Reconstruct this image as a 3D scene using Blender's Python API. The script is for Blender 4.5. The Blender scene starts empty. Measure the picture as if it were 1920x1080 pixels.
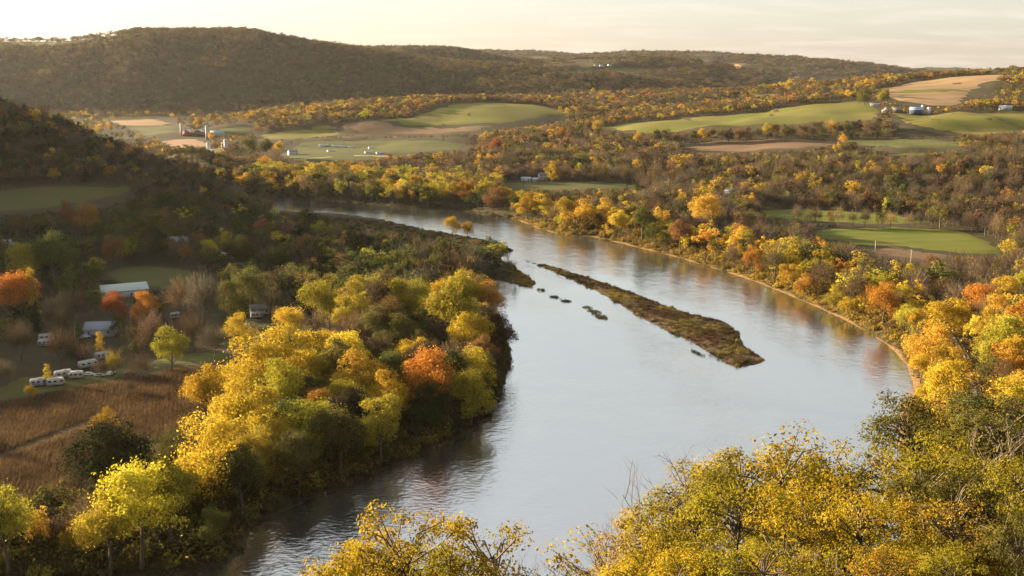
import bpy, bmesh, math, random
import numpy as np
from mathutils import Vector, Matrix
from mathutils.geometry import delaunay_2d_cdt

R = math.radians
random.seed(7)
rng = np.random.default_rng(7)
scene = bpy.context.scene
COL = scene.collection

# ------------------------------------------------------------------ camera
CAM_Z = 120.0                 # metres above the river
F_PX = 2000.0                 # focal length in pixels of a 1920 px wide frame
PITCH = math.atan(390.0 / F_PX)
cam_d = bpy.data.cameras.new('camera')
cam = bpy.data.objects.new('camera', cam_d)
COL.objects.link(cam)
cam.location = (0, 0, CAM_Z)
cam.rotation_euler = (math.pi / 2 - PITCH, 0, 0)
cam_d.sensor_width = 36.0
cam_d.lens = 36.0 * F_PX / 1920.0
cam_d.clip_start = 1.0
cam_d.clip_end = 60000.0
scene.camera = cam

# ------------------------------------------------------------------ sky and sun
SUN_AZ = R(-64.0)             # left of the view direction (+Y)
SUN_EL = R(12.0)
SUN_DIR = Vector((math.sin(SUN_AZ) * math.cos(SUN_EL), math.cos(SUN_AZ) * math.cos(SUN_EL), math.sin(SUN_EL)))
world = bpy.data.worlds.new('World')
scene.world = world
world.use_nodes = True
wt = world.node_tree
wt.nodes.clear()


def wn(t, **kw):
    n = wt.nodes.new(t)
    for k, v in kw.items():
        setattr(n, k, v)
    return n


w_out = wn('ShaderNodeOutputWorld')
w_bg = wn('ShaderNodeBackground')
w_sky = wn('ShaderNodeTexSky')
w_hs = wn('ShaderNodeHueSaturation')       # thin high cloud takes some colour out of the whole sky
w_hs.inputs['Saturation'].default_value = 0.85
w_hs.inputs['Hue'].default_value = 0.482
w_sky.sky_type = 'NISHITA'
w_sky.sun_disc = False
w_sky.sun_elevation = SUN_EL
w_sky.sun_rotation = SUN_AZ
w_sky.altitude = 200
w_sky.air_density = 1.0
w_sky.dust_density = 2.2
w_sky.ozone_density = 1.5
w_bg.inputs['Strength'].default_value = 0.05
# thin streaky cloud, laid out by direction on a flat layer high above
w_tc = wn('ShaderNodeTexCoord')
w_sep = wn('ShaderNodeSeparateXYZ')
w_add = wn('ShaderNodeMath', operation='ADD')
w_add.inputs[1].default_value = 0.10
w_dx = wn('ShaderNodeMath', operation='DIVIDE')
w_dy = wn('ShaderNodeMath', operation='DIVIDE')
w_cmb = wn('ShaderNodeCombineXYZ')
w_map = wn('ShaderNodeMapping')
w_map.inputs['Scale'].default_value = (0.85, 1.7, 1.0)
w_map.inputs['Rotation'].default_value = (0, 0, R(12))
w_noi = wn('ShaderNodeTexNoise')
w_noi.inputs['Scale'].default_value = 1.5
w_noi.inputs['Detail'].default_value = 9
w_noi.inputs['Roughness'].default_value = 0.6
w_noi.inputs['Distortion'].default_value = 0.6
w_rmp = wn('ShaderNodeValToRGB')
w_rmp.color_ramp.elements[0].position = 0.47
w_rmp.color_ramp.elements[0].color = (0, 0, 0, 1)
w_rmp.color_ramp.elements[1].position = 0.78
w_rmp.color_ramp.elements[1].color = (1, 1, 1, 1)
w_mul = wn('ShaderNodeMath', operation='MULTIPLY')
w_mul.inputs[1].default_value = 0.28
w_mix = wn('ShaderNodeMix', data_type='RGBA')
w_mul.use_clamp = True
w_veil = wn('ShaderNodeMath', operation='ADD')       # a thin veil all over, thicker in streaks
w_veil.inputs[1].default_value = 0.36
w_cl = wn('ShaderNodeRGB')
w_cl.outputs[0].default_value = (4.8, 4.25, 3.7, 1)
L = wt.links.new
L(w_tc.outputs['Generated'], w_sep.inputs[0])
L(w_sep.outputs['Z'], w_add.inputs[0])
L(w_sep.outputs['X'], w_dx.inputs[0]); L(w_add.outputs[0], w_dx.inputs[1])
L(w_sep.outputs['Y'], w_dy.inputs[0]); L(w_add.outputs[0], w_dy.inputs[1])
L(w_dx.outputs[0], w_cmb.inputs[0]); L(w_dy.outputs[0], w_cmb.inputs[1])
L(w_cmb.outputs[0], w_map.inputs[0]); L(w_map.outputs[0], w_noi.inputs['Vector'])
L(w_noi.outputs['Fac'], w_rmp.inputs[0]); L(w_rmp.outputs[0], w_mul.inputs[0])
L(w_sky.outputs[0], w_hs.inputs['Color'])
L(w_mul.outputs[0], w_veil.inputs[0]); L(w_veil.outputs[0], w_mix.inputs['Factor'])
L(w_hs.outputs[0], w_mix.inputs['A']); L(w_cl.outputs[0], w_mix.inputs['B'])
L(w_mix.outputs['Result'], w_bg.inputs['Color'])
L(w_bg.outputs[0], w_out.inputs[0])

sun_d = bpy.data.lights.new('sun', 'SUN')
sun_d.energy = 5.0
sun_d.angle = R(0.6)
sun_d.color = (1.0, 0.80, 0.51)
sun = bpy.data.objects.new('sun', sun_d)
COL.objects.link(sun)
sun.location = (-300, 200, 400)
sun.rotation_euler = (-SUN_DIR).to_track_quat('-Z', 'Y').to_euler()

vs = scene.view_settings
vs.view_transform = 'Standard'
vs.look = 'None'
vs.exposure = 2.3
vs.gamma = 1.0
vs.use_curve_mapping = False
cy = scene.cycles
cy.use_denoising = True
cy.max_bounces = 5
cy.diffuse_bounces = 1
cy.glossy_bounces = 2
cy.transmission_bounces = 1
cy.volume_bounces = 0
cy.transparent_max_bounces = 4
cy.caustics_reflective = False
cy.caustics_refractive = False

# ------------------------------------------------------------------ helpers: pixels of the 1920x1080 photograph and world points
CP, SP = math.cos(PITCH), math.sin(PITCH)


def ray(px, py):
    v = np.array([px - 960.0, F_PX * CP + (540.0 - py) * SP, -F_PX * SP + (540.0 - py) * CP])
    return v / np.linalg.norm(v)


def on_plane(px, py, z=0.0):
    d = ray(px, py)
    t = (z - CAM_Z) / d[2]
    return np.array([d[0] * t, d[1] * t])


def project(x, y, z):
    zz = z - CAM_Z
    dep = y * CP - zz * SP
    up = y * SP + zz * CP
    dep = np.where(dep < 1.0, 1.0, dep)
    return 960.0 + F_PX * x / dep, 540.0 - F_PX * up / dep


def at_depth(px, py, dist):
    """world point on the pixel's ray at horizontal distance dist"""
    d = ray(px, py)
    t = dist / math.hypot(d[0], d[1])
    return np.array([d[0] * t, d[1] * t, CAM_Z + d[2] * t])


def smooth(a, b, x):
    t = np.clip((x - a) / (b - a), 0, 1)
    return t * t * (3 - 2 * t)


_wr = np.random.default_rng(3)
_waves = [(_wr.uniform(0, 2 * math.pi), _wr.uniform(0, 6.28), 0.6 + 0.8 * _wr.random()) for _ in range(40)]


def wob(x, y, wl, k=0, n=5):
    """smooth pseudo noise in about -1..1 with wavelength wl"""
    s = 0
    for i in range(n):
        a, ph, f = _waves[(k * n + i) % 40]
        q = 2 * math.pi * f / wl
        s = s + np.sin((x * math.cos(a) + y * math.sin(a)) * q + ph + 1.3 * np.sin((x * math.sin(a) - y * math.cos(a)) * q * 0.61 + ph * 2))
    return s / (n ** 0.5 * 1.2)


def poly_sd(x, y, poly):
    """signed distance to a polygon, negative inside"""
    x = np.asarray(x, float); y = np.asarray(y, float)
    d2 = np.full(x.shape, 1e18)
    inside = np.zeros(x.shape, bool)
    n = len(poly)
    for i in range(n):
        ax, ay = poly[i]; bx, by = poly[(i + 1) % n]
        ex, ey = bx - ax, by - ay
        t = np.clip(((x - ax) * ex + (y - ay) * ey) / (ex * ex + ey * ey + 1e-12), 0, 1)
        d2 = np.minimum(d2, (x - ax - t * ex) ** 2 + (y - ay - t * ey) ** 2)
        if ay != by:
            c = (ay > y) != (by > y)
            inside ^= c & (x < (bx - ax) * (y - ay) / (by - ay) + ax)
    return np.where(inside, -1, 1) * np.sqrt(d2)


def in_poly(x, y, poly):
    x = np.asarray(x, float); y = np.asarray(y, float)
    p = np.asarray(poly)
    out = np.zeros(x.shape, bool)
    m = (x >= p[:, 0].min()) & (x <= p[:, 0].max()) & (y >= p[:, 1].min()) & (y <= p[:, 1].max())
    if not m.any():
        return out
    xs, ys = x[m], y[m]
    ins = np.zeros(xs.shape, bool)
    n = len(p)
    for i in range(n):
        ax, ay = p[i]; bx, by = p[(i + 1) % n]
        if ay != by:
            ins ^= ((ay > ys) != (by > ys)) & (xs < (bx - ax) * (ys - ay) / (by - ay) + ax)
    out[m] = ins
    return out


def spline(pts, closed=True, step=6.0):
    """Catmull-Rom through 2-D points, resampled"""
    p = [np.asarray(q, float) for q in pts]
    n = len(p)
    out = []
    for i in range(n if closed else n - 1):
        if closed:
            a, b, c, d = p[(i - 1) % n], p[i], p[(i + 1) % n], p[(i + 2) % n]
        else:
            a, b, c, d = p[max(i - 1, 0)], p[i], p[i + 1], p[min(i + 2, n - 1)]
        m = max(1, int(np.linalg.norm(c - b) / step))
        for k in range(m):
            t = k / m
            out.append(0.5 * ((2 * b) + (c - a) * t + (2 * a - 5 * b + 4 * c - d) * t * t + (3 * b - a - 3 * c + d) * t ** 3))
    if not closed:
        out.append(p[-1])
    return np.array(out)


def mesh_np(name, verts, faces, smooth_shade=False):
    """mesh from numpy arrays: faces (n,3) or (n,4), or a list of such arrays"""
    me = bpy.data.meshes.new(name)
    verts = np.asarray(verts, np.float32)
    fl = faces if isinstance(faces, list) else [faces]
    fl = [np.asarray(f, np.int32) for f in fl if len(f)]
    me.vertices.add(len(verts))
    me.vertices.foreach_set('co', verts.ravel())
    nl = sum(f.size for f in fl)
    npl = sum(len(f) for f in fl)
    me.loops.add(nl)
    me.polygons.add(npl)
    me.loops.foreach_set('vertex_index', np.concatenate([f.ravel() for f in fl]))
    tot = np.concatenate([np.full(len(f), f.shape[1], np.int32) for f in fl])
    start = np.concatenate([[0], np.cumsum(tot)[:-1]]).astype(np.int32)
    me.polygons.foreach_set('loop_start', start)
    if smooth_shade:
        me.polygons.foreach_set('use_smooth', np.ones(npl, bool))
    me.update(calc_edges=True)
    return me


def link(name, me, mat=None, parent=None, loc=None, rz=0.0):
    o = bpy.data.objects.new(name, me)
    COL.objects.link(o)
    if mat is not None and len(me.materials) == 0:
        me.materials.append(mat)
    if parent is not None:
        o.parent = parent
    if loc is not None:
        o.location = loc
    o.rotation_euler = (0, 0, rz)
    return o


def tag(o, label=None, cat=None, group=None, kind=None):
    for k, v in (('label', label), ('category', cat), ('group', group), ('kind', kind)):
        if v:
            o[k] = v
    return o


def empty(name, loc, rz=0.0, scale=None):
    o = bpy.data.objects.new(name, None)
    o.empty_display_size = 1.0
    COL.objects.link(o)
    o.location = loc
    o.rotation_euler = (0, 0, rz)
    if scale is not None:
        o.scale = scale
    return o


# ------------------------------------------------------------------ materials
def new_mat(name):
    m = bpy.data.materials.new(name)
    m.use_nodes = True
    nt = m.node_tree
    nt.nodes.clear()
    out = nt.nodes.new('ShaderNodeOutputMaterial')
    return m, nt, out


def mat_plain(name, col, rough=0.8, var=0.15, scale=0.5, metallic=0.0, spec=0.3):
    """painted or weathered surface: colour with a little mottling"""
    m, nt, out = new_mat(name)
    b = nt.nodes.new('ShaderNodeBsdfPrincipled')
    b.inputs['Roughness'].default_value = rough
    b.inputs['Metallic'].default_value = metallic
    b.inputs['Specular IOR Level'].default_value = spec
    tc = nt.nodes.new('ShaderNodeTexCoord')
    no = nt.nodes.new('ShaderNodeTexNoise')
    no.inputs['Scale'].default_value = scale
    no.inputs['Detail'].default_value = 4
    mx = nt.nodes.new('ShaderNodeMix'); mx.data_type = 'RGBA'
    mx.inputs['A'].default_value = (*[c * (1 - var) for c in col], 1)
    mx.inputs['B'].default_value = (*[min(1, c * (1 + var)) for c in col], 1)
    nt.links.new(tc.outputs['Object'], no.inputs['Vector'])
    nt.links.new(no.outputs['Fac'], mx.inputs['Factor'])
    nt.links.new(mx.outputs['Result'], b.inputs['Base Color'])
    nt.links.new(b.outputs[0], out.inputs[0])
    return m


def mat_ground(name, cols, scales=(0.012, 0.09), row=None, fine=0.9):
    """earth and grass: three colours mixed by two sizes of noise, optional crop rows (direction, spacing, strength)"""
    m, nt, out = new_mat(name)
    lk = nt.links.new
    b = nt.nodes.new('ShaderNodeBsdfPrincipled')
    b.inputs['Roughness'].default_value = 0.95
    b.inputs['Specular IOR Level'].default_value = 0.1
    ge = nt.nodes.new('ShaderNodeNewGeometry')

    def noise(sc, det=5):
        n = nt.nodes.new('ShaderNodeTexNoise')
        n.inputs['Scale'].default_value = sc
        n.inputs['Detail'].default_value = det
        n.inputs['Roughness'].default_value = 0.6
        lk(ge.outputs['Position'], n.inputs['Vector'])
        r = nt.nodes.new('ShaderNodeMapRange')
        r.inputs['From Min'].default_value = 0.36
        r.inputs['From Max'].default_value = 0.64
        lk(n.outputs['Fac'], r.inputs['Value'])
        return r.outputs[0]

    def mix(f, a, bb):
        x = nt.nodes.new('ShaderNodeMix'); x.data_type = 'RGBA'
        if hasattr(f, 'is_linked'):
            lk(f, x.inputs['Factor'])
        else:
            x.inputs['Factor'].default_value = f
        for s, v in (('A', a), ('B', bb)):
            if isinstance(v, tuple):
                x.inputs[s].default_value = (*v, 1)
            else:
                lk(v, x.inputs[s])
        return x.outputs['Result']
    c = mix(noise(scales[0]), cols[0], cols[1])
    c = mix(noise(scales[1]), c, mix(0.6, c, cols[2]))
    if row:
        ang, sp, st = row
        mp = nt.nodes.new('ShaderNodeMapping')
        mp.inputs['Rotation'].default_value = (0, 0, ang)
        lk(ge.outputs['Position'], mp.inputs[0])
        wv = nt.nodes.new('ShaderNodeTexWave')
        wv.inputs['Scale'].default_value = 0.314 / sp
        wv.inputs['Distortion'].default_value = 3.0
        wv.inputs['Detail'].default_value = 3
        wv.inputs['Detail Scale'].default_value = 0.6
        lk(mp.outputs[0], wv.inputs['Vector'])
        mm = nt.nodes.new('ShaderNodeMath'); mm.operation = 'MULTIPLY'
        mm.inputs[1].default_value = st
        lk(wv.outputs['Fac'], mm.inputs[0])
        c = mix(mm.outputs[0], c, cols[2])
    lk(c, b.inputs['Base Color'])
    bn = nt.nodes.new('ShaderNodeTexNoise')
    bn.inputs['Scale'].default_value = fine
    bn.inputs['Detail'].default_value = 4
    lk(ge.outputs['Position'], bn.inputs['Vector'])
    bp = nt.nodes.new('ShaderNodeBump')
    bp.inputs['Strength'].default_value = 0.7
    bp.inputs['Distance'].default_value = 0.5
    lk(bn.outputs['Fac'], bp.inputs['Height'])
    lk(bp.outputs[0], b.inputs['Normal'])
    lk(b.outputs[0], out.inputs[0])
    return m


def mat_leaf(name, source, transl=0.34, rough_var=0.45):
    """leaves: diffuse plus light let through; the colour is the tree's own, with each leaf a little different"""
    m, nt, out = new_mat(name)
    lk = nt.links.new
    if source == 'object':
        a = nt.nodes.new('ShaderNodeObjectInfo'); colo = a.outputs['Color']
    else:
        a = nt.nodes.new('ShaderNodeAttribute'); a.attribute_type = 'INSTANCER'; a.attribute_name = 'tcol'
        colo = a.outputs['Color']
    ge = nt.nodes.new('ShaderNodeNewGeometry')
    hs = nt.nodes.new('ShaderNodeHueSaturation')
    mr = nt.nodes.new('ShaderNodeMapRange')
    mr.inputs['To Min'].default_value = 0.478
    mr.inputs['To Max'].default_value = 0.522
    lk(ge.outputs['Random Per Island'], mr.inputs['Value'])
    lk(mr.outputs[0], hs.inputs['Hue'])
    m2 = nt.nodes.new('ShaderNodeMath'); m2.operation = 'MULTIPLY'; m2.inputs[1].default_value = 7.31
    fr = nt.nodes.new('ShaderNodeMath'); fr.operation = 'FRACT'
    lk(ge.outputs['Random Per Island'], m2.inputs[0]); lk(m2.outputs[0], fr.inputs[0])
    m3 = nt.nodes.new('ShaderNodeMapRange')
    m3.inputs['To Min'].default_value = 1 - rough_var
    m3.inputs['To Max'].default_value = 1 + rough_var
    lk(fr.outputs[0], m3.inputs['Value']); lk(m3.outputs[0], hs.inputs['Value'])
    lk(colo, hs.inputs['Color'])
    d = nt.nodes.new('ShaderNodeBsdfDiffuse')
    t = nt.nodes.new('ShaderNodeBsdfTranslucent')
    mx = nt.nodes.new('ShaderNodeMixShader')
    mx.inputs[0].default_value = transl
    lk(hs.outputs[0], d.inputs['Color']); lk(hs.outputs[0], t.inputs['Color'])
    lk(d.outputs[0], mx.inputs[1]); lk(t.outputs[0], mx.inputs[2])
    lk(mx.outputs[0], out.inputs[0])
    return m


M = {}
M['bark'] = mat_plain('bark', (0.11, 0.085, 0.06), 0.95, 0.35, 3.0)
M['leaf'] = mat_leaf('leaf', 'object')
M['leaf_close'] = mat_leaf('leaf_close', 'object', 0.38, 0.28)
M['leaf_far'] = mat_leaf('leaf_far', 'inst')
M['floor'] = mat_ground('woodland_floor', ((0.05, 0.038, 0.022), (0.042, 0.042, 0.018), (0.08, 0.058, 0.032)), (0.01, 0.12))
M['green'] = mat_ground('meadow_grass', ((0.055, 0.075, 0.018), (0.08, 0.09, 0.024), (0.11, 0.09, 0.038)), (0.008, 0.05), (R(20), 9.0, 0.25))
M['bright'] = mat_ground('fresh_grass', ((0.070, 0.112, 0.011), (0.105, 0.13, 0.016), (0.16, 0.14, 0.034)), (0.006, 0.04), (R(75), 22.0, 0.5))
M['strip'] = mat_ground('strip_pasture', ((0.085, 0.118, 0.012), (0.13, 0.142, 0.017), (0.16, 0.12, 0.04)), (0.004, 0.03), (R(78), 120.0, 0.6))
M['tan'] = mat_ground('stubble', ((0.25, 0.155, 0.08), (0.20, 0.13, 0.065), (0.30, 0.20, 0.11)), (0.008, 0.05), (R(80), 80.0, 0.6))
M['brown'] = mat_ground('dry_soil', ((0.14, 0.085, 0.05), (0.11, 0.075, 0.042), (0.18, 0.115, 0.068)), (0.01, 0.06), (R(70), 60.0, 0.5))
M['pink'] = mat_ground('mown_stubble', ((0.30, 0.18, 0.115), (0.26, 0.165, 0.10), (0.33, 0.22, 0.135)), (0.008, 0.06))
M['corn_soil'] = mat_ground('corn_soil', ((0.09, 0.06, 0.035), (0.07, 0.05, 0.03), (0.13, 0.085, 0.045)), (0.03, 0.3))
M['marsh'] = mat_ground('reed_marsh', ((0.07, 0.06, 0.028), (0.055, 0.055, 0.024), (0.11, 0.075, 0.035)), (0.03, 0.2))
M['mud'] = mat_ground('wet_mud', ((0.085, 0.05, 0.032), (0.06, 0.045, 0.028), (0.13, 0.085, 0.05)), (0.05, 0.3))
M['gravel'] = mat_ground('track_gravel', ((0.10, 0.085, 0.075), (0.13, 0.11, 0.095), (0.08, 0.07, 0.06)), (0.3, 2.0))
M['road'] = mat_ground('dirt_road', ((0.30, 0.24, 0.17), (0.26, 0.20, 0.14), (0.34, 0.28, 0.2)), (0.05, 0.4))
M['sand'] = mat_ground('bank_sand', ((0.24, 0.15, 0.07), (0.18, 0.115, 0.05), (0.28, 0.18, 0.09)), (0.05, 0.25))

# ------------------------------------------------------------------ the river's outline
LEFT_BANK = [(330, 1085), (480, 985), (620, 925), (760, 868), (870, 822), (918, 785), (945, 735), (957, 690), (957, 650), (946, 612),
             (925, 570), (905, 533), (903, 521), (935, 525), (970, 534), (1000, 541), (1006, 533), (990, 516), (965, 500),
             (940, 485), (934, 474), (950, 474), (966, 472), (950, 463), (915, 452), (880, 446), (850, 440), (790, 430),
             (720, 414), (640, 405), (560, 401), (505, 396), (478, 380)]
RIGHT_BANK = [(470, 366), (520, 370), (600, 376), (700, 384), (780, 390), (850, 393), (893, 401), (935, 408), (975, 414), (1010, 428),
              (1060, 441), (1110, 444), (1160, 455), (1220, 470), (1270, 482), (1320, 497), (1370, 512), (1420, 529), (1470, 549),
              (1530, 574), (1590, 602), (1640, 630), (1675, 655), (1700, 685), (1714, 715), (1714, 748), (1700, 790), (1686, 840)]
lb = [on_plane(*p) for p in LEFT_BANK]
rb = [on_plane(*p) for p in RIGHT_BANK]
start = [np.array(p, float) for p in ((-520, 60), (-330, 175), (-210, 225))]
upstream = [np.array(p, float) for p in ((-330, 1090), (-480, 1220), (-700, 1420), (-860, 1900), (-700, 1960), (-560, 1500), (-420, 1290))]
end = [np.array(p, float) for p in ((108, 280), (88, 235), (40, 190), (-60, 150), (-250, 95), (-480, -40))]
RIVER = spline(start + lb + upstream + rb + end, True, 7.0)
_jx, _jy = RIVER[:, 0].copy(), RIVER[:, 1].copy()
_amp = np.clip(np.hypot(_jx, _jy) / 500.0, 0.5, 1.6)
RIVER[:, 0] += wob(_jx, _jy, 23, 1) * 0.7 * _amp
RIVER[:, 1] += wob(_jx, _jy, 27, 2) * 0.9 * _amp

# ------------------------------------------------------------------ terrain heights
CX, CY = 0.0, -150.0
NR, NT = 680, 620
LR0, LR1 = math.log(25.0), math.log(15500.0)
TH0, TH1 = -1.25, 1.15
lr = np.linspace(LR0, LR1, NR)
th = np.linspace(TH0, TH1, NT)
GR, GT = np.meshgrid(np.exp(lr), th, indexing='ij')
GX = CX + GR * np.sin(GT)
GY = CY + GR * np.cos(GT)


def P(px, py, dist, drop=0.0):
    """ridge point seen at this pixel at this distance; drop takes off the height of the trees on it"""
    q = at_depth(px, py, dist)
    return (q[0], q[1], max(1.0, q[2] - drop))


def ridge(pts, wf, wb, power=1.6, base=None, rough=1.0):
    """height above the base falling away on both sides of a ridge line; wf/wb widths to the right/left of its direction"""
    best = np.full(GX.shape, 1e18); zz = np.zeros(GX.shape); side = np.zeros(GX.shape)
    for (ax, ay, az), (bx, by, bz) in zip(pts[:-1], pts[1:]):
        ex, ey = bx - ax, by - ay
        t = np.clip(((GX - ax) * ex + (GY - ay) * ey) / (ex * ex + ey * ey), 0, 1)
        dx, dy = GX - ax - t * ex, GY - ay - t * ey
        d = dx * dx + dy * dy
        m = d < best
        best = np.where(m, d, best)
        zz = np.where(m, az + t * (bz - az), zz)
        side = np.where(m, ex * dy - ey * dx, side)
    d = np.sqrt(best)
    w = np.where(side < 0, wf, wb)
    w = w * (1 + rough * (0.18 * wob(GX, GY, 420, 4) + 0.08 * wob(GX, GY, 150, 5)))
    u = np.clip(d / w, 0, 1)
    prof = (1 - u * u) ** power
    return base + np.maximum(zz - base, 0) * prof


dist0 = np.hypot(GX, GY)
base = 3.6 + 3.0 * smooth(500, 1500, GY) + 8 * smooth(1500, 2600, GY) + 20 * smooth(2600, 4200, GY) + 60 * smooth(5200, 9000, GY)
base = base + 0.7 * wob(GX, GY, 190, 0) + 6 * smooth(-250, -520, GX) * smooth(1500, 500, GY)
Z = base.copy()
# the hill on the left and its unseen shoulder that shades the valley floor
left_hill = [P(500, 396, 985, 3), P(450, 362, 1010, 9), P(417, 336, 1040, 12), P(393, 320, 1070, 12), P(367, 300, 1100, 12), P(333, 284, 1140, 12), P(295, 268, 1180, 12), P(250, 257, 1230, 12), P(200, 236, 1290, 12),
             P(110, 207, 1360, 13), P(0, 184, 1420, 13), (-860, 1400, 105)]
Z = np.maximum(Z, ridge(left_hill, 175, 330, 1.5, base))
shoulder = [(-860, 1400, 105), (-770, 1230, 125), (-690, 1060, 150), (-695, 900, 149), (-735, 770, 143), (-790, 640, 141), (-830, 500, 132), (-860, 340, 120), (-880, 60, 100), (-860, -300, 90)]
Z = np.maximum(Z, ridge(shoulder, 300, 275, 1.5, base))
# the long wooded ridge across the far left
far_ridge = [P(-700, 80, 4700, 14), P(-300, 62, 4500, 14), P(0, 70, 4300, 14), P(110, 72, 4250, 14), P(190, 64, 4200, 14), P(255, 55, 4150, 14), P(330, 52, 4100, 14), P(465, 53, 4050, 14),
             P(560, 72, 4050, 14), P(640, 82, 4050, 14), P(740, 97, 4050, 14), P(830, 110, 4000, 14), P(960, 121, 3950, 14),
             P(1060, 130, 3850, 14), P(1150, 145, 3750, 14), P(1240, 168, 3650, 14)]
Z = np.maximum(Z, ridge(far_ridge, 820, 1500, 1.25, base, 0.25))
Z = np.maximum(Z, ridge([P(600, 86, 5400, 14), P(720, 87, 5300, 14), P(840, 86, 5200, 14), P(895, 101, 5100, 14), P(930, 118, 5000, 14)], 700, 900, 1.2, base))
# the farmed shoulder behind it and the distant hills
Z = np.maximum(Z, ridge([P(880, 116, 5300, 14), P(1040, 112, 5300, 14), P(1150, 106, 5200, 14), P(1250, 107, 5100, 14), P(1320, 126, 4900, 14), P(1400, 145, 4700, 14), P(1470, 162, 4500, 14)], 1300, 900, 1.3, base))
Z = np.maximum(Z, ridge([P(760, 90, 8600, 14), P(900, 94, 8500, 14), P(1030, 98, 8300, 14), P(1090, 103, 8200, 14), P(1200, 97, 8000, 14), P(1290, 96, 7900, 14), P(1400, 102, 7700, 14), P(1500, 108, 7500, 14),
                         P(1600, 117, 7300, 14), P(1660, 127, 7200, 14), P(1720, 140, 7100, 14)], 1500, 1500, 1.3, base))
Z = np.maximum(Z, ridge([P(1400, 132, 11500, 14), P(1660, 129, 11500, 14), P(1760, 124, 11300, 14), P(1810, 126, 11200, 14), P(1920, 131, 11000, 14), P(2200, 118, 11000, 14)], 1800, 1800, 1.3, base))
# the field hill in the middle
Z = np.maximum(Z, ridge([P(430, 225, 2900, 6), P(560, 205, 2800, 8), P(680, 192, 2700, 8), P(800, 186, 2620, 6), P(900, 189, 2560, 0), P(1000, 196, 2500, 0), P(1090, 212, 2440, 0), P(1160, 226, 2400, 0)], 620, 700, 1.35, base))
# the long rise on the right with the farm and the tan hill
Z = np.maximum(Z, ridge([P(1090, 232, 2300, 0), P(1250, 214, 2350, 0), P(1450, 198, 2380, 0), P(1600, 186, 2350, 0), P(1660, 176, 2480, 0), P(1750, 158, 2680, 0), P(1850, 141, 2800, 0), P(1960, 140, 2850, 0), P(2300, 130, 2850, 0)], 760, 900, 1.25, base))
Z = np.maximum(Z, ridge([P(1000, 176, 3300, 12), P(1200, 172, 3250, 12), P(1400, 166, 3150, 12), P(1560, 152, 3050, 12), P(1700, 140, 3000, 10), P(1800, 136, 3000, 10), P(2000, 130, 3000, 10)], 420, 900, 1.3, base))
Z = np.maximum(Z, ridge([P(1560, 216, 2000, 0), P(1680, 208, 2000, 0), P(1800, 205, 2020, 0), P(1930, 203, 2050, 0), P(2200, 200, 2100, 0)], 520, 520, 1.2, base))
Z = np.maximum(Z, ridge([P(1220, 270, 1720, 0), P(1450, 262, 1700, 0), P(1700, 258, 1680, 0), P(1920, 252, 1640, 0), P(2200, 245, 1600, 0)], 560, 500, 1.2, base))
# the camera's own hill and its flank along the right
own = [(-760, -330, 90), (-420, -140, 112), (-160, -40, 117), (0, -2, 118.2), (100, 18, 116), (190, 120, 112), (300, 300, 108), (420, 490, 96), (600, 640, 80), (860, 860, 66), (1300, 1200, 60)]
Z = np.maximum(Z, ridge(own, 260, 182, 4.4, base))
hillness = np.clip((Z - base) / 60.0, 0, 1.5)
Z = Z + hillness * np.where((GX < -150) & (GY < 1700), 0.35, np.where((GX < 0) & (GY > 2900), 0.25, 1.0)) * (5.0 * wob(GX, GY, 330, 6) + 2.0 * wob(GX, GY, 110, 7)) * smooth(150, 700, dist0) * np.clip(1.0 - 0.6 * smooth(1800, 2200, GY) * smooth(3500, 3000, GY), 0, 1)
# the river bed and its banks
SD = np.full(GX.shape, 999.0)
near = dist0 < 2600
SD[near] = poly_sd(GX[near], GY[near], RIVER)
bank = 0.12 + 0.55 * smooth(0, 6, SD) + 1.6 * smooth(4, 16, SD)
s = smooth(3, 24, SD)
Z = np.where(SD > 0, bank * (1 - s) + np.maximum(Z, bank) * s, -0.4 - 2.0 * smooth(0, -8, SD))


def bilin(A, x, y):
    x = np.asarray(x, float); y = np.asarray(y, float)
    r = np.hypot(x - CX, y - CY)
    t = np.arctan2(x - CX, y - CY)
    fi = np.clip((np.log(np.maximum(r, 25.01)) - LR0) / (LR1 - LR0) * (NR - 1), 0, NR - 1.001)
    fj = np.clip((t - TH0) / (TH1 - TH0) * (NT - 1), 0, NT - 1.001)
    i = fi.astype(int); j = fj.astype(int)
    a = fi - i; b = fj - j
    return A[i, j] * (1 - a) * (1 - b) + A[i + 1, j] * a * (1 - b) + A[i, j + 1] * (1 - a) * b + A[i + 1, j + 1] * a * b


def H(x, y):
    return bilin(Z, x, y)


_ts = np.exp(np.linspace(math.log(15.0), math.log(15000.0), 2600))


def ground(px, py, dmin=0.0, dmax=1e9):
    """where the line of sight through this pixel meets the ground"""
    for k in range(40):
        d = ray(px, py + k)
        x, y, z = d[0] * _ts, d[1] * _ts, CAM_Z + d[2] * _ts
        h = H(x, y)
        below = (z < h) & (np.hypot(x, y) > dmin)
        if below.any():
            i = int(np.argmax(below))
            if np.hypot(x[i], y[i]) <= dmax:
                a = (z[i - 1] - h[i - 1]) / max(1e-6, (z[i - 1] - h[i - 1]) - (z[i] - h[i]))
                a = min(max(a, 0), 1)
                t = _ts[i - 1] + a * (_ts[i] - _ts[i - 1])
                return np.array([d[0] * t, d[1] * t])
    return on_plane(px, max(py, 200), 5.0)


idx = (np.arange(NR - 1)[:, None] * NT + np.arange(NT - 1)[None, :]).ravel()
quads = np.stack([idx, idx + 1, idx + NT + 1, idx + NT], 1)[:, ::-1]
terrain = link('ground', mesh_np('ground', np.stack([GX.ravel(), GY.ravel(), Z.ravel()], 1), quads, True), M['floor'])
tag(terrain, 'wooded valley floor and hills of leaf litter and dry grass', None, None, 'structure')

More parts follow.
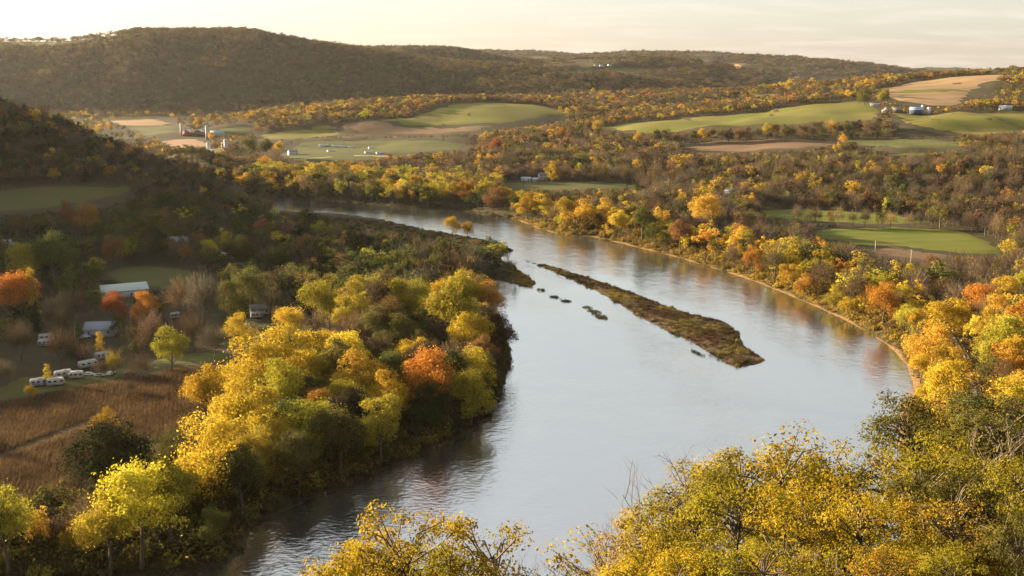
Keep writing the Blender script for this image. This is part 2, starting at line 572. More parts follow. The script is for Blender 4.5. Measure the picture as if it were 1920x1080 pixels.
# ------------------------------------------------------------------ water
m, nt, out = new_mat('river_water')
lk = nt.links.new
ge = nt.nodes.new('ShaderNodeNewGeometry')
b = nt.nodes.new('ShaderNodeBsdfPrincipled')
b.inputs['Base Color'].default_value = (0.040, 0.046, 0.048, 1)
b.inputs['IOR'].default_value = 13.0
b.inputs['Roughness'].default_value = 0.08


def wnoise(sc, stretch, det, ang=0.0, rough=0.55):
    mp = nt.nodes.new('ShaderNodeMapping')
    mp.inputs['Rotation'].default_value = (0, 0, ang)
    mp.inputs['Scale'].default_value = (1.0, stretch, 1.0)
    lk(ge.outputs['Position'], mp.inputs[0])
    n = nt.nodes.new('ShaderNodeTexNoise')
    n.inputs['Scale'].default_value = sc
    n.inputs['Detail'].default_value = det
    n.inputs['Roughness'].default_value = rough
    lk(mp.outputs[0], n.inputs['Vector'])
    return n.outputs['Fac']


calm = wnoise(0.011, 0.32, 4, R(28))
cr = nt.nodes.new('ShaderNodeMapRange')
cr.inputs['From Min'].default_value = 0.38; cr.inputs['From Max'].default_value = 0.62
cr.inputs['To Min'].default_value = 0.12; cr.inputs['To Max'].default_value = 1.0
lk(calm, cr.inputs['Value'])
r1 = wnoise(0.42, 1.6, 4, R(10))
r2 = wnoise(0.10, 0.7, 3, R(-35))
ad = nt.nodes.new('ShaderNodeMath'); ad.operation = 'MULTIPLY_ADD'
ad.inputs[1].default_value = 2.4
lk(r2, ad.inputs[0]); lk(r1, ad.inputs[2])
bp = nt.nodes.new('ShaderNodeBump')
bp.inputs['Distance'].default_value = 0.25
lk(ad.outputs[0], bp.inputs['Height']); lk(cr.outputs[0], bp.inputs['Strength'])
lk(bp.outputs[0], b.inputs['Normal'])
lk(b.outputs[0], out.inputs[0])
M['water'] = m
_w = np.array([(-1300, -400), (900, -400), (900, 2300), (-1300, 2300)], float)
me = mesh_np('river', [(x, y, 0.0) for x, y in _w], np.array([[0, 1, 2, 3]]))
tag(link('river', me, M['water']), 'broad river bending through the valley', None, None, 'structure')

# ------------------------------------------------------------------ sheets laid on the ground: fields, lawns, lanes
OPEN = []          # outlines no wood grows on (and none may hide)


def outline(pts, step):
    """straight-sided closed outline, resampled"""
    out_ = []
    for i in range(len(pts)):
        a_, b_ = np.asarray(pts[i], float), np.asarray(pts[(i + 1) % len(pts)], float)
        m_ = max(1, int(np.linalg.norm(b_ - a_) / step))
        out_ += [a_ + (b_ - a_) * k / m_ for k in range(m_)]
    return np.array(out_)


def sheet(poly, off, step):
    """triangulated sheet inside a world outline, lying off metres above the ground"""
    poly = np.asarray(poly)
    x0, y0 = poly.min(0); x1, y1 = poly.max(0)
    gx, gy = np.meshgrid(np.arange(x0, x1, step), np.arange(y0, y1, step))
    gx, gy = gx.ravel(), gy.ravel()
    m_ = in_poly(gx, gy, poly)
    if m_.any():
        gx, gy = gx[m_], gy[m_]
        k_ = poly_sd(gx, gy, poly) < -0.35 * step
        gx, gy = gx[k_], gy[k_]
    else:
        gx = gy = np.zeros(0)
    n = len(poly)
    vv = [Vector(p) for p in poly] + [Vector((a_, b_)) for a_, b_ in zip(gx, gy)]
    vo, eo, fo, *_ = delaunay_2d_cdt(vv, [(i, (i + 1) % n) for i in range(n)], [], 1, 1e-4)
    xy = np.array([(v.x, v.y) for v in vo])
    tri = []
    for f in fo:
        f = list(f)
        a_, b_, c_ = (xy[f[k]] for k in range(3))
        if (b_[0] - a_[0]) * (c_[1] - a_[1]) - (b_[1] - a_[1]) * (c_[0] - a_[0]) < 0:
            f = f[::-1]
        tri.append(f[:3])
    zz = H(xy[:, 0], xy[:, 1]) + off
    return np.column_stack([xy, zz]), np.array(tri)


def field(kind, px_poly, name='field', label=None, dmin=0, dmax=1e9, keep=True, jitter=1.0):
    w = [ground(a_, b_, dmin, dmax) for a_, b_ in px_poly]
    dd = float(np.mean([np.hypot(*q) for q in w]))
    ps = outline(w, max(3.0, dd * 0.008))
    ps[:, 0] += wob(ps[:, 0], ps[:, 1], dd * 0.04, 3) * min(dd, 2000) * 0.0016 * jitter
    ps[:, 1] += wob(ps[:, 0], ps[:, 1], dd * 0.05, 2) * min(dd, 1500) * 0.003 * jitter
    v, t = sheet(ps, 0.12 + 0.00035 * dd + 0.02 * (len(OPEN) % 5) + (0.5 if not keep else 0), max(3.0, dd * 0.011))
    edge = poly_sd(v[:, 0], v[:, 1], ps) > -0.02
    v[edge, 2] -= 0.5 + 0.0006 * dd          # the rim goes into the ground
    o = link(name, mesh_np(name, v, t, True), M[kind])
    tag(o, label, None, None, 'structure')
    if keep:
        OPEN.append(ps)
    return ps


FIELDS = [
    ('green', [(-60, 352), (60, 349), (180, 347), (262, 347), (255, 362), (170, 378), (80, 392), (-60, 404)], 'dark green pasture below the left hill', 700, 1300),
    ('green', [(185, 512), (240, 497), (330, 500), (395, 514), (428, 532), (340, 544), (225, 536)], 'lawn clearing between the dark trees on the left', 0, 900),
    ('green', [(470, 612), (520, 598), (545, 628), (505, 650), (440, 660), (395, 648)], 'small lawn behind the yellow riverside trees', 0, 800),
    ('green', [(-60, 742), (40, 706), (150, 700), (240, 690), (330, 664), (400, 655), (445, 662), (440, 680), (330, 690), (220, 712), (90, 738), (-60, 768)], 'campsite grass along the edge of the corn', 0, 700),
    ('bright', [(1508, 433), (1560, 429), (1660, 424), (1780, 428), (1830, 440), (1878, 463), (1892, 478), (1800, 477), (1700, 464), (1600, 459), (1535, 446)], 'bright green meadow beyond the right bank', 400, 1100),
    ('brown', [(1596, 466), (1700, 466), (1790, 479), (1800, 490), (1720, 492), (1640, 486)], 'reddish brown weedy strip below the bright meadow', 400, 1000),
    ('bright', [(1410, 394), (1500, 391), (1620, 398), (1720, 407), (1765, 417), (1690, 421), (1560, 418), (1480, 414), (1430, 404)], 'narrow meadow behind the row of bare trees', 500, 1300),
    ('green', [(930, 343), (1000, 340), (1120, 341), (1250, 345), (1215, 352), (1100, 356), (960, 360)], 'green strip by the white buildings', 900, 1700),
    ('brown', [(1262, 272), (1320, 264), (1400, 260), (1500, 260), (1570, 263), (1590, 270), (1500, 279), (1400, 284), (1310, 286)], 'ploughed brown field on the right rise', 1200, 2100),
    ('green', [(1575, 262), (1690, 259), (1780, 264), (1815, 272), (1780, 277), (1680, 281), (1610, 272)], 'green field beside the ploughed field', 1200, 2100),
    ('bright', [(1640, 291), (1690, 284), (1760, 283), (1795, 286), (1755, 294), (1680, 297)], 'small bright meadow among dark trees', 1000, 2000),
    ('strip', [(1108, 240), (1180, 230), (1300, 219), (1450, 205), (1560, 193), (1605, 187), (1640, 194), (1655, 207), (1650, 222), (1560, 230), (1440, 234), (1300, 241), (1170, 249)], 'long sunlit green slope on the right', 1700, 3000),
    ('strip', [(1662, 212), (1760, 215), (1850, 210), (1960, 206), (1960, 240), (1890, 250), (1790, 252), (1700, 236)], 'green pasture below the farm on the right', 1500, 2700),
    ('tan', [(1622, 172), (1700, 155), (1780, 145), (1850, 141), (1912, 143), (1905, 151), (1850, 156), (1822, 170), (1815, 186), (1800, 199), (1740, 199), (1670, 185)], 'tan stubble hill at the upper right', 2000, 3600),
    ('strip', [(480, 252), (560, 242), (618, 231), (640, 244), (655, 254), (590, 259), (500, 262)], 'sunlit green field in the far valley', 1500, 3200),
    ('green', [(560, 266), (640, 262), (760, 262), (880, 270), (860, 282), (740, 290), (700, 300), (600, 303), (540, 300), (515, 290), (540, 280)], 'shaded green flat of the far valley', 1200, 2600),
    ('strip', [(700, 226), (800, 209), (900, 192), (1000, 196), (1080, 212), (1010, 222), (950, 234), (850, 236), (760, 236)], 'striped green crown of the middle hill', 1700, 3200),
    ('brown', [(628, 233), (690, 226), (760, 236), (850, 237), (940, 236), (900, 247), (820, 251), (700, 250), (645, 246)], 'brown ploughed foot of the middle hill', 1700, 3200),
    ('pink', [(295, 264), (350, 258), (385, 262), (398, 272), (386, 280), (340, 285), (316, 275)], 'pale pinkish stubble field by the silos', 1550, 2600),
    ('green', [(232, 238), (330, 235), (342, 247), (318, 257), (262, 252)], 'green valley field behind the left hill', 1900, 3600),
    ('tan', [(196, 226), (300, 223), (330, 231), (300, 236), (222, 235)], 'tan strip in the hazy far valley', 2000, 3800),
    ('green', [(400, 241), (450, 236), (482, 238), (476, 249), (425, 254)], 'small green valley field', 1700, 3200),
    ('green', [(1000, 135), (1080, 129), (1180, 127), (1260, 131), (1200, 139), (1080, 143)], 'far green hillside farmland', 3500, 6000),
    ('tan', [(1310, 122), (1360, 118), (1410, 120), (1390, 127), (1330, 128)], 'faint pale field on the distant hills', 4500, 9000),
    ('green', [(0, 78), (60, 74), (150, 77), (200, 76), (120, 83), (20, 84)], 'dry fields on top of the far ridge', 3000, 6000),
]
for kind_, pp_, lab_, d0_, d1_ in FIELDS:
    field(kind_, pp_, 'field', lab_, d0_, d1_)
field('bright', [(1655, 172), (1720, 166), (1800, 167), (1830, 171), (1760, 175), (1690, 178)], 'field', 'thin green band across the stubble hill', 2000, 3600, keep=False)
CORN = field('corn_soil', [(-80, 775), (90, 741), (230, 716), (340, 693), (430, 690), (425, 715), (395, 755), (372, 800), (330, 826), (250, 826), (160, 858), (120, 915), (60, 945), (-80, 950)],
             'cornfield', 'brown field of standing dry corn', 0, 600, jitter=0.4)
field('road', [(545, 299), (640, 292), (740, 291), (752, 293), (640, 296), (548, 303)], 'lane', 'pale farm lane in the far valley', 1200, 2600, keep=False, jitter=0.1)
field('road', [(1640, 214.5), (1760, 217), (1900, 213), (1900, 215), (1760, 219.5), (1640, 217)], 'lane', 'pale lane below the farm on the right', 1500, 2700, keep=False, jitter=0.1)
# reed marsh on the spit
field('marsh', [(505, 400), (560, 404), (640, 409), (720, 418), (790, 434), (850, 444), (915, 456), (945, 466), (915, 466), (850, 456), (770, 444), (690, 430), (600, 416), (520, 408)],
      'marsh', 'tawny reed marsh on the low spit', 0, 1200)


# ------------------------------------------------------------------ islands and reed beds in the river
def island(px_poly, height, mat, label, reeds, reed_h, seed, name='island'):
    w = [on_plane(a_, b_) for a_, b_ in px_poly]
    ps = spline(w, True, 2.5)
    ps[:, 0] += wob(ps[:, 0], ps[:, 1], 11, 1) * 0.5
    ps[:, 1] += wob(ps[:, 0], ps[:, 1], 13, 2) * 1.0
    v, t = sheet(ps, 0, 3.0)
    sd = -poly_sd(v[:, 0], v[:, 1], ps)
    v[:, 2] = -0.05 + height * smooth(-0.5, 9, sd) + 0.12 * wob(v[:, 0], v[:, 1], 9, 3) * smooth(0, 4, sd)
    root = link(name, mesh_np(name, v, t, True), mat)
    tag(root, label, None, None, 'structure')
    return ps


ISLES = []
ISLES.append(island([(985, 489), (1010, 494), (1050, 503), (1110, 522), (1180, 546), (1250, 573), (1310, 592), (1352, 600), (1380, 618), (1398, 648), (1432, 670), (1430, 681),
                     (1395, 688), (1362, 683), (1330, 664), (1290, 640), (1240, 616), (1195, 592), (1168, 576), (1120, 548), (1060, 520), (1015, 501)],
                    0.9, M['mud'], 'long brown weedy island in mid river', 1, 1.0, 1))
for k_, (pp_, lb_) in enumerate([
        ([(1008, 542), (1016, 541), (1024, 545), (1020, 548), (1012, 546)], 'tiny dark islet just off the tip of the spit'),
        ([(1030, 556), (1044, 556), (1052, 559), (1046, 561), (1034, 559)], 'thin dark islet, second from the spit'),
        ([(1050, 560), (1062, 562), (1072, 566), (1062, 567), (1052, 564)], 'thin dark islet, third from the spit'),
        ([(1092, 576), (1104, 575), (1113, 581), (1108, 585), (1097, 582)], 'upper half of the broken reedy islet beside the long island'),
        ([(1108, 583), (1118, 582), (1130, 589), (1138, 598), (1132, 602), (1118, 594)], 'lower half of the broken reedy islet beside the long island'),
        ([(1255, 622), (1266, 624), (1276, 630), (1268, 631)], 'sliver of reeds left of the long island'),
        ([(1296, 655), (1308, 660), (1322, 668), (1312, 668)], 'lower sliver of reeds left of the long island')]):
    ISLES.append(island(pp_, 0.22, M['mud'], lb_, 0, 0.8, 2 + k_, 'islet'))

# sunlit sandy strip along the right bank
_rb = spline([on_plane(*p) for p in RIGHT_BANK[8:]], False, 5.0)
_t = np.gradient(_rb, axis=0); _t /= np.linalg.norm(_t, axis=1)[:, None]
_n = np.stack([-_t[:, 1], _t[:, 0]], 1)
if poly_sd(*(_rb[10] + _n[10] * 4), RIVER) < 0:
    _n = -_n
_w = np.maximum(0.3, 1.0 + 2.2 * wob(_rb[:, 0], _rb[:, 1], 40, 2))
_v = np.concatenate([np.column_stack([_rb + _n * o_[:, None], H(*(_rb + _n * o_[:, None]).T) + z_]) for o_, z_ in ((np.full(len(_rb), -1.0), 0.25), (_w * .4, 0.28), (_w, 0.22), (_w + 1.2, -0.3))])
_k = len(_rb); _a = np.arange(_k - 1)
_f = np.concatenate([np.stack([i_ * _k + _a, i_ * _k + _a + 1, (i_ + 1) * _k + _a + 1, (i_ + 1) * _k + _a], 1) for i_ in range(3)])
_v[:_k, 2] = -0.1
tag(link('river_beach', mesh_np('river_beach', _v, _f, True), M['sand']), 'tan sandy shore along the right bank', None, None, 'structure')

# ------------------------------------------------------------------ tree models (height 1, standing on the origin)
def tube(path, radii, sides=6):
    """tapered tube along a path: verts, quads"""
    path = np.asarray(path, float)
    n = len(path)
    tan = np.gradient(path, axis=0)
    tan /= np.linalg.norm(tan, axis=1)[:, None] + 1e-9
    ref = np.where(np.abs(tan[:, 2:3]) > 0.9, np.array([[1.0, 0, 0]]), np.array([[0, 0, 1.0]]))
    u = np.cross(tan, ref); u /= np.linalg.norm(u, axis=1)[:, None] + 1e-9
    w = np.cross(tan, u)
    a = np.linspace(0, 2 * math.pi, sides, endpoint=False)
    r = np.asarray(radii, float)[:, None, None]
    v = path[:, None, :] + r * (np.cos(a)[None, :, None] * u[:, None, :] + np.sin(a)[None, :, None] * w[:, None, :])
    i = (np.arange(n - 1)[:, None] * sides + np.arange(sides)[None, :])
    j = (np.arange(n - 1)[:, None] * sides + (np.arange(sides)[None, :] + 1) % sides)
    q = np.stack([i, j, j + sides, i + sides], -1).reshape(-1, 4)
    return v.reshape(-1, 3), q


def merge(parts):
    vs_, fs_, o = [], [], 0
    for v, f in parts:
        vs_.append(v); fs_.append(f + o); o += len(v)
    return np.concatenate(vs_), np.concatenate(fs_)


def cards(pos, nrm, size, g, aspect=0.7):
    """diamond leaf cards facing nrm"""
    n = len(pos)
    nrm = nrm / (np.linalg.norm(nrm, axis=1)[:, None] + 1e-9)
    rv = g.normal(size=(n, 3))
    u = np.cross(nrm, rv); u /= np.linalg.norm(u, axis=1)[:, None] + 1e-9
    w = np.cross(nrm, u)
    s_ = np.asarray(size).reshape(-1, 1) * np.ones((n, 1))
    bend = nrm * s_ * 0.25
    v = np.stack([pos - u * s_, pos + w * s_ * aspect - bend, pos + u * s_, pos - w * s_ * aspect - bend], 1).reshape(-1, 3)
    f = np.arange(4 * n).reshape(-1, 4)
    return v, f


def clump_leaves(centers, radii, per, size, g, up=0.35, jit=0.7):
    P_, N_ = [], []
    for c, r in zip(centers, radii):
        k = max(4, int(per * (r / np.mean(radii)) ** 2))
        d = g.normal(size=(k, 3)); d[:, 2] += up
        d /= np.linalg.norm(d, axis=1)[:, None]
        rad = r * (0.62 + 0.45 * g.random((k, 1)))
        p = c + d * rad * np.array([1, 1, 0.82])
        out_ = g.random(k) < 0.10
        p[out_] = c + d[out_] * r * g.uniform(1.1, 1.7, (int(out_.sum()), 1))
        P_.append(p); N_.append(d + jit * g.normal(size=(k, 3)) * 0.6)
    P_ = np.concatenate(P_); N_ = np.concatenate(N_)
    return cards(P_, N_, size * (0.6 + 0.8 * g.random(len(P_))), g)


def crown_round(g, n_cl, per, size, rx=0.40, z0=0.20, z1=0.97, lobes=5):
    """broad uneven crown: big lobes, each of many clumps"""
    cs, rs = [], []
    cz, rz = (z0 + z1) / 2, (z1 - z0) / 2
    lob = []
    for i in range(lobes):
        a = 6.283 * (i + g.random()) / lobes
        e = g.uniform(-0.55, 0.75)
        q = rx * g.uniform(0.36, 0.70) * math.sqrt(1 - e * e * 0.8)
        lob.append(np.array([math.cos(a) * q, math.sin(a) * q, cz + rz * 0.66 * e]))
    lob.append(np.array([g.normal() * 0.04, g.normal() * 0.04, z1 - rz * 0.45]))
    for i in range(n_cl):
        L_ = lob[i % len(lob)]
        d = g.normal(size=3); d[2] += 0.25
        d /= np.linalg.norm(d)
        c = L_ + d * np.array([rx * 0.46, rx * 0.46, rz * 0.42]) * (0.55 + 0.5 * g.random())
        c[2] = max(c[2], z0 * 0.9)
        cs.append(c); rs.append(rx * g.uniform(0.10, 0.30))
    return clump_leaves(np.array(cs), np.array(rs), per, size, g)


def crown_tall(g, n_cl, per, size, rx=0.17):
    cs, rs = [], []
    for i in range(n_cl):
        t = (i + g.random()) / n_cl
        z = 0.16 + 0.80 * t
        r = rx * (1.15 - 0.85 * t) * g.uniform(0.4, 1.0)
        a = g.uniform(0, 6.283)
        cs.append(np.array([math.cos(a) * r, math.sin(a) * r, z])); rs.append(rx * g.uniform(0.3, 0.5))
    return clump_leaves(np.array(cs), np.array(rs), per, size, g)


def crown_conifer(g, tiers, per, size, rx=0.20):
    P_, N_ = [], []
    for i in range(tiers):
        t = (i + 0.3 * g.random()) / tiers
        z = 0.12 + 0.86 * t
        r = rx * (1 - t) ** 0.85 + 0.012
        nb = max(4, int(9 * (1 - t) + 4))
        a0 = g.uniform(0, 6.28)
        for k in range(nb):
            a = a0 + 6.283 * k / nb + g.normal() * 0.15
            rr = r * g.uniform(0.75, 1.15)
            m_ = max(3, int(per * rr / rx))
            s_ = g.random(m_)
            p = np.stack([np.cos(a) * rr * s_, np.sin(a) * rr * s_, z - 0.05 * s_ * (1 - t) + g.normal(size=m_) * 0.008], 1) + g.normal(size=(m_, 3)) * 0.010
            P_.append(p); N_.append(np.array([math.cos(a) * 0.5, math.sin(a) * 0.5, 1.0]) + g.normal(size=(m_, 3)) * 0.4)
    P_ = np.concatenate(P_); N_ = np.concatenate(N_)
    return cards(P_, N_, size * (0.6 + 0.8 * g.random(len(P_))), g, 0.5)


def crown_bare(g, n, length, width, rx=0.36, leaves=0.15, lsize=0.012):
    """leafless crown: a haze of fine twigs radiating upward and out, with a few last leaves"""
    d = g.normal(size=(n, 3)); d[:, 2] = np.abs(d[:, 2]) * 0.9 + 0.25 * g.normal(size=n)
    d /= np.linalg.norm(d, axis=1)[:, None]
    rad = (0.25 + 0.75 * g.random((n, 1)) ** 0.6)
    lobe = 1 + 0.22 * np.sin(3 * np.arctan2(d[:, 1:2], d[:, 0:1]) + g.uniform(0, 6)) + 0.15 * g.normal(size=(n, 1))
    p = np.array([0, 0, 0.42]) + d * rad * lobe * np.array([rx, rx, 0.50])
    dirv = d + g.normal(size=(n, 3)) * 0.45 + np.array([0, 0, 0.5])
    dirv /= np.linalg.norm(dirv, axis=1)[:, None]
    side = np.cross(dirv, g.normal(size=(n, 3))); side /= np.linalg.norm(side, axis=1)[:, None]
    L_ = length * (0.5 + g.random((n, 1)))
    W_ = width * (0.6 + 0.8 * g.random((n, 1)))
    v = np.stack([p - dirv * L_ * 0.5 - side * W_, p - dirv * L_ * 0.5 + side * W_, p + dirv * L_ * 0.5 + side * W_ * 0.4, p + dirv * L_ * 0.5 - side * W_ * 0.4], 1).reshape(-1, 3)
    f = np.arange(4 * n).reshape(-1, 4)
    k = int(n * leaves)
    v2, f2 = cards(p[:k] + g.normal(size=(k, 3)) * 0.02, g.normal(size=(k, 3)), lsize, g)
    return merge([(v, f), (v2, f2)])


def trunk_model(g, top=0.62, r=0.022, limbs=6, spread=0.26, lean=0.03, sides=6):
    parts = []
    z = np.linspace(-0.03, top, 6)
    path = np.stack([lean * np.sin(z * 5 + g.uniform(0, 6)), lean * np.cos(z * 4 + g.uniform(0, 6)), z], 1)
    path[:, :2] -= path[0, :2]
    parts.append(tube(path, r * np.array([1.35, 1.0, 0.85, 0.7, 0.5, 0.22]), sides))
    for i in range(limbs):
        t = g.uniform(0.30, 0.9)
        k = t * 5
        b0 = path[int(k)] + (path[min(5, int(k) + 1)] - path[int(k)]) * (k - int(k))
        a = 6.283 * (i + g.random() * 0.6) / limbs
        L_ = spread * g.uniform(0.7, 1.2)
        e = b0 + np.array([math.cos(a) * L_, math.sin(a) * L_, L_ * g.uniform(0.5, 1.1)])
        mid = (b0 + e) / 2 + np.array([0, 0, -0.02]) + g.normal(size=3) * 0.015
        parts.append(tube([b0, mid, e], [r * 0.42, r * 0.3, r * 0.1], 4))
    return merge(parts)


def model(name, crown, trunk):
    """(crown mesh, trunk mesh) pair"""
    c = mesh_np(name + '_crown', *crown); c.materials.append(M['leaf'])
    t = mesh_np(name + '_trunk', *trunk, True); t.materials.append(M['bark'])
    return c, t


G = np.random.default_rng
NEAR = {
    'round': [model('round', crown_round(G(10 + i), 120, 78, 0.0112, rx=[.43, .38, .46, .40, .36, .44][i], z0=[.07, .12, .05, .1, .14, .04][i], lobes=[6, 7, 8, 6, 5, 7][i]), trunk_model(G(40 + i))) for i in range(6)],
    'tall': [model('tall', crown_tall(G(60 + i), 46, 46, 0.0125), trunk_model(G(70 + i), 0.85, 0.016, 5, 0.10)) for i in range(2)],
    'bare': [model('bare', crown_bare(G(80 + i), 1500, 0.11, 0.0024, rx=[.34, .30, .38][i]), trunk_model(G(90 + i), 0.7, 0.016, 9, 0.28)) for i in range(3)],
    'conifer': [model('conifer', crown_conifer(G(100 + i), 20, 16, 0.016), trunk_model(G(105 + i), 0.92, 0.014, 0)) for i in range(2)],
}
MID = bpy.data.collections.new('wood_models')       # not linked: only feeds the far woods
FAR = bpy.data.collections.new('distant_wood_models')
BLADES = bpy.data.collections.new('plant_models')


def far_model(coll, name, crown, trunk):
    v, f = merge([crown, trunk]) if trunk is not None else crown
    me_ = mesh_np(name, v, f)
    me_.materials.append(M['leaf_far']); me_.materials.append(M['bark'])
    mi = np.zeros(len(f), np.int32); mi[len(crown[1]):] = 1
    me_.polygons.foreach_set('material_index', mi)
    coll.objects.link(bpy.data.objects.new(name, me_))


KIND_RANGE = {}


def add_kind(coll, tagname, k, makers, start):
    for i, mk in enumerate(makers):
        far_model(coll, '%s_%02d_%s' % (tagname, start + i, k), *mk)
    KIND_RANGE[(tagname, k)] = (start, start + len(makers))
    return start + len(makers)


n_ = 0
n_ = add_kind(MID, 'mid', 'round', [(crown_round(G(200 + i), 40, 30, 0.021, rx=[.40, .37, .44, .35, .41][i], z0=.18), trunk_model(G(210 + i), .55, .022, 3, .2, .02, 4)) for i in range(5)], n_)
n_ = add_kind(MID, 'mid', 'tall', [(crown_tall(G(220 + i), 22, 26, 0.019), trunk_model(G(225 + i), .8, .014, 0, .1, .02, 4)) for i in range(2)], n_)
n_ = add_kind(MID, 'mid', 'bare', [(crown_bare(G(230 + i), 520, 0.14, 0.0042, .34, .25, .016), trunk_model(G(235 + i), .7, .015, 6, .28, .02, 4)) for i in range(3)], n_)
n_ = add_kind(MID, 'mid', 'conifer', [(crown_conifer(G(240 + i), 14, 9, 0.024), trunk_model(G(245 + i), .9, .013, 0, .1, .01, 4)) for i in range(2)], n_)
n_ = 0
n_ = add_kind(FAR, 'far', 'round', [(crown_round(G(300 + i), 18, 13, 0.042, rx=.42, z0=.12, lobes=4), trunk_model(G(305 + i), .4, .02, 0, .1, .01, 3)) for i in range(4)], n_)
n_ = add_kind(FAR, 'far', 'tall', [(crown_tall(G(320 + i), 12, 10, 0.034), None) for i in range(1)], n_)
n_ = add_kind(FAR, 'far', 'bare', [(crown_bare(G(330 + i), 150, 0.17, 0.0105, .36, .5, .024), trunk_model(G(335 + i), .7, .015, 4, .28, .02, 3)) for i in range(3)], n_)
n_ = add_kind(FAR, 'far', 'conifer', [(crown_conifer(G(340 + i), 9, 5, 0.045), None) for i in range(1)], n_)


def scatter(name, coll, pos, scl, rot, colr, var, label, cat, leafy=True):
    """one mass of plants too many to count: points that carry a model each"""
    pos = np.asarray(pos, np.float32)
    me_ = bpy.data.meshes.new(name)
    me_.vertices.add(len(pos))
    me_.vertices.foreach_set('co', pos.ravel())
    for nm, ty, arr, key in (('tscale', 'FLOAT_VECTOR', scl, 'vector'), ('trot', 'FLOAT_VECTOR', rot, 'vector'), ('tvar', 'INT', var, 'value')):
        at_ = me_.attributes.new(nm, ty, 'POINT')
        at_.data.foreach_set(key, np.asarray(arr, np.int32 if ty == 'INT' else np.float32).ravel())
    at_ = me_.attributes.new('tcol', 'FLOAT_COLOR', 'POINT')
    at_.data.foreach_set('color', np.column_stack([colr, np.ones(len(pos))]).astype(np.float32).ravel())
    o = bpy.data.objects.new(name, me_)
    COL.objects.link(o)
    ng = bpy.data.node_groups.new(name + '_points', 'GeometryNodeTree')
    ng.interface.new_socket('Geometry', in_out='INPUT', socket_type='NodeSocketGeometry')
    ng.interface.new_socket('Geometry', in_out='OUTPUT', socket_type='NodeSocketGeometry')
    gi = ng.nodes.new('NodeGroupInput'); go = ng.nodes.new('NodeGroupOutput')
    ip = ng.nodes.new('GeometryNodeInstanceOnPoints')
    ci = ng.nodes.new('GeometryNodeCollectionInfo')
    ci.inputs['Collection'].default_value = coll
    ci.inputs['Separate Children'].default_value = True
    ci.inputs['Reset Children'].default_value = True
    ip.inputs['Pick Instance'].default_value = True

    def na(nm, ty):
        n = ng.nodes.new('GeometryNodeInputNamedAttribute')
        n.data_type = ty
        n.inputs['Name'].default_value = nm
        return n.outputs['Attribute']
    ng.links.new(gi.outputs[0], ip.inputs['Points'])
    ng.links.new(ci.outputs[0], ip.inputs['Instance'])
    ng.links.new(na('tvar', 'INT'), ip.inputs['Instance Index'])
    ng.links.new(na('trot', 'FLOAT_VECTOR'), ip.inputs['Rotation'])
    ng.links.new(na('tscale', 'FLOAT_VECTOR'), ip.inputs['Scale'])
    ng.links.new(ip.outputs[0], go.inputs[0])
    md = o.modifiers.new('plants', 'NODES')
    md.node_group = ng
    tag(o, label, cat, None, 'stuff')
    return o


# ------------------------------------------------------------------ the colours of the season
C = {
    'yellow': (0.53, 0.37, 0.04), 'gold': (0.45, 0.285, 0.042), 'orange': (0.39, 0.185, 0.036), 'red': (0.33, 0.115, 0.04),
    'rust': (0.20, 0.12, 0.05), 'lime': (0.35, 0.29, 0.04), 'olive': (0.115, 0.108, 0.032), 'green': (0.07, 0.08, 0.024),
    'dark': (0.038, 0.044, 0.018), 'brown': (0.15, 0.105, 0.06), 'grey': (0.112, 0.088, 0.064), 'pine': (0.024, 0.035, 0.017),
    'straw': (0.26, 0.185, 0.08), 'umber': (0.09, 0.064, 0.038),
}
COLOUR_WORD = {'yellow': 'bright yellow', 'gold': 'golden', 'orange': 'orange', 'red': 'red', 'rust': 'rust brown', 'lime': 'yellow green', 'olive': 'olive green',
               'green': 'green', 'dark': 'dark green', 'brown': 'brown', 'grey': 'grey brown', 'pine': 'deep green', 'straw': 'straw coloured', 'umber': 'dark brown'}
CNAMES = list(C)
CARR = np.array([C[k] for k in CNAMES])
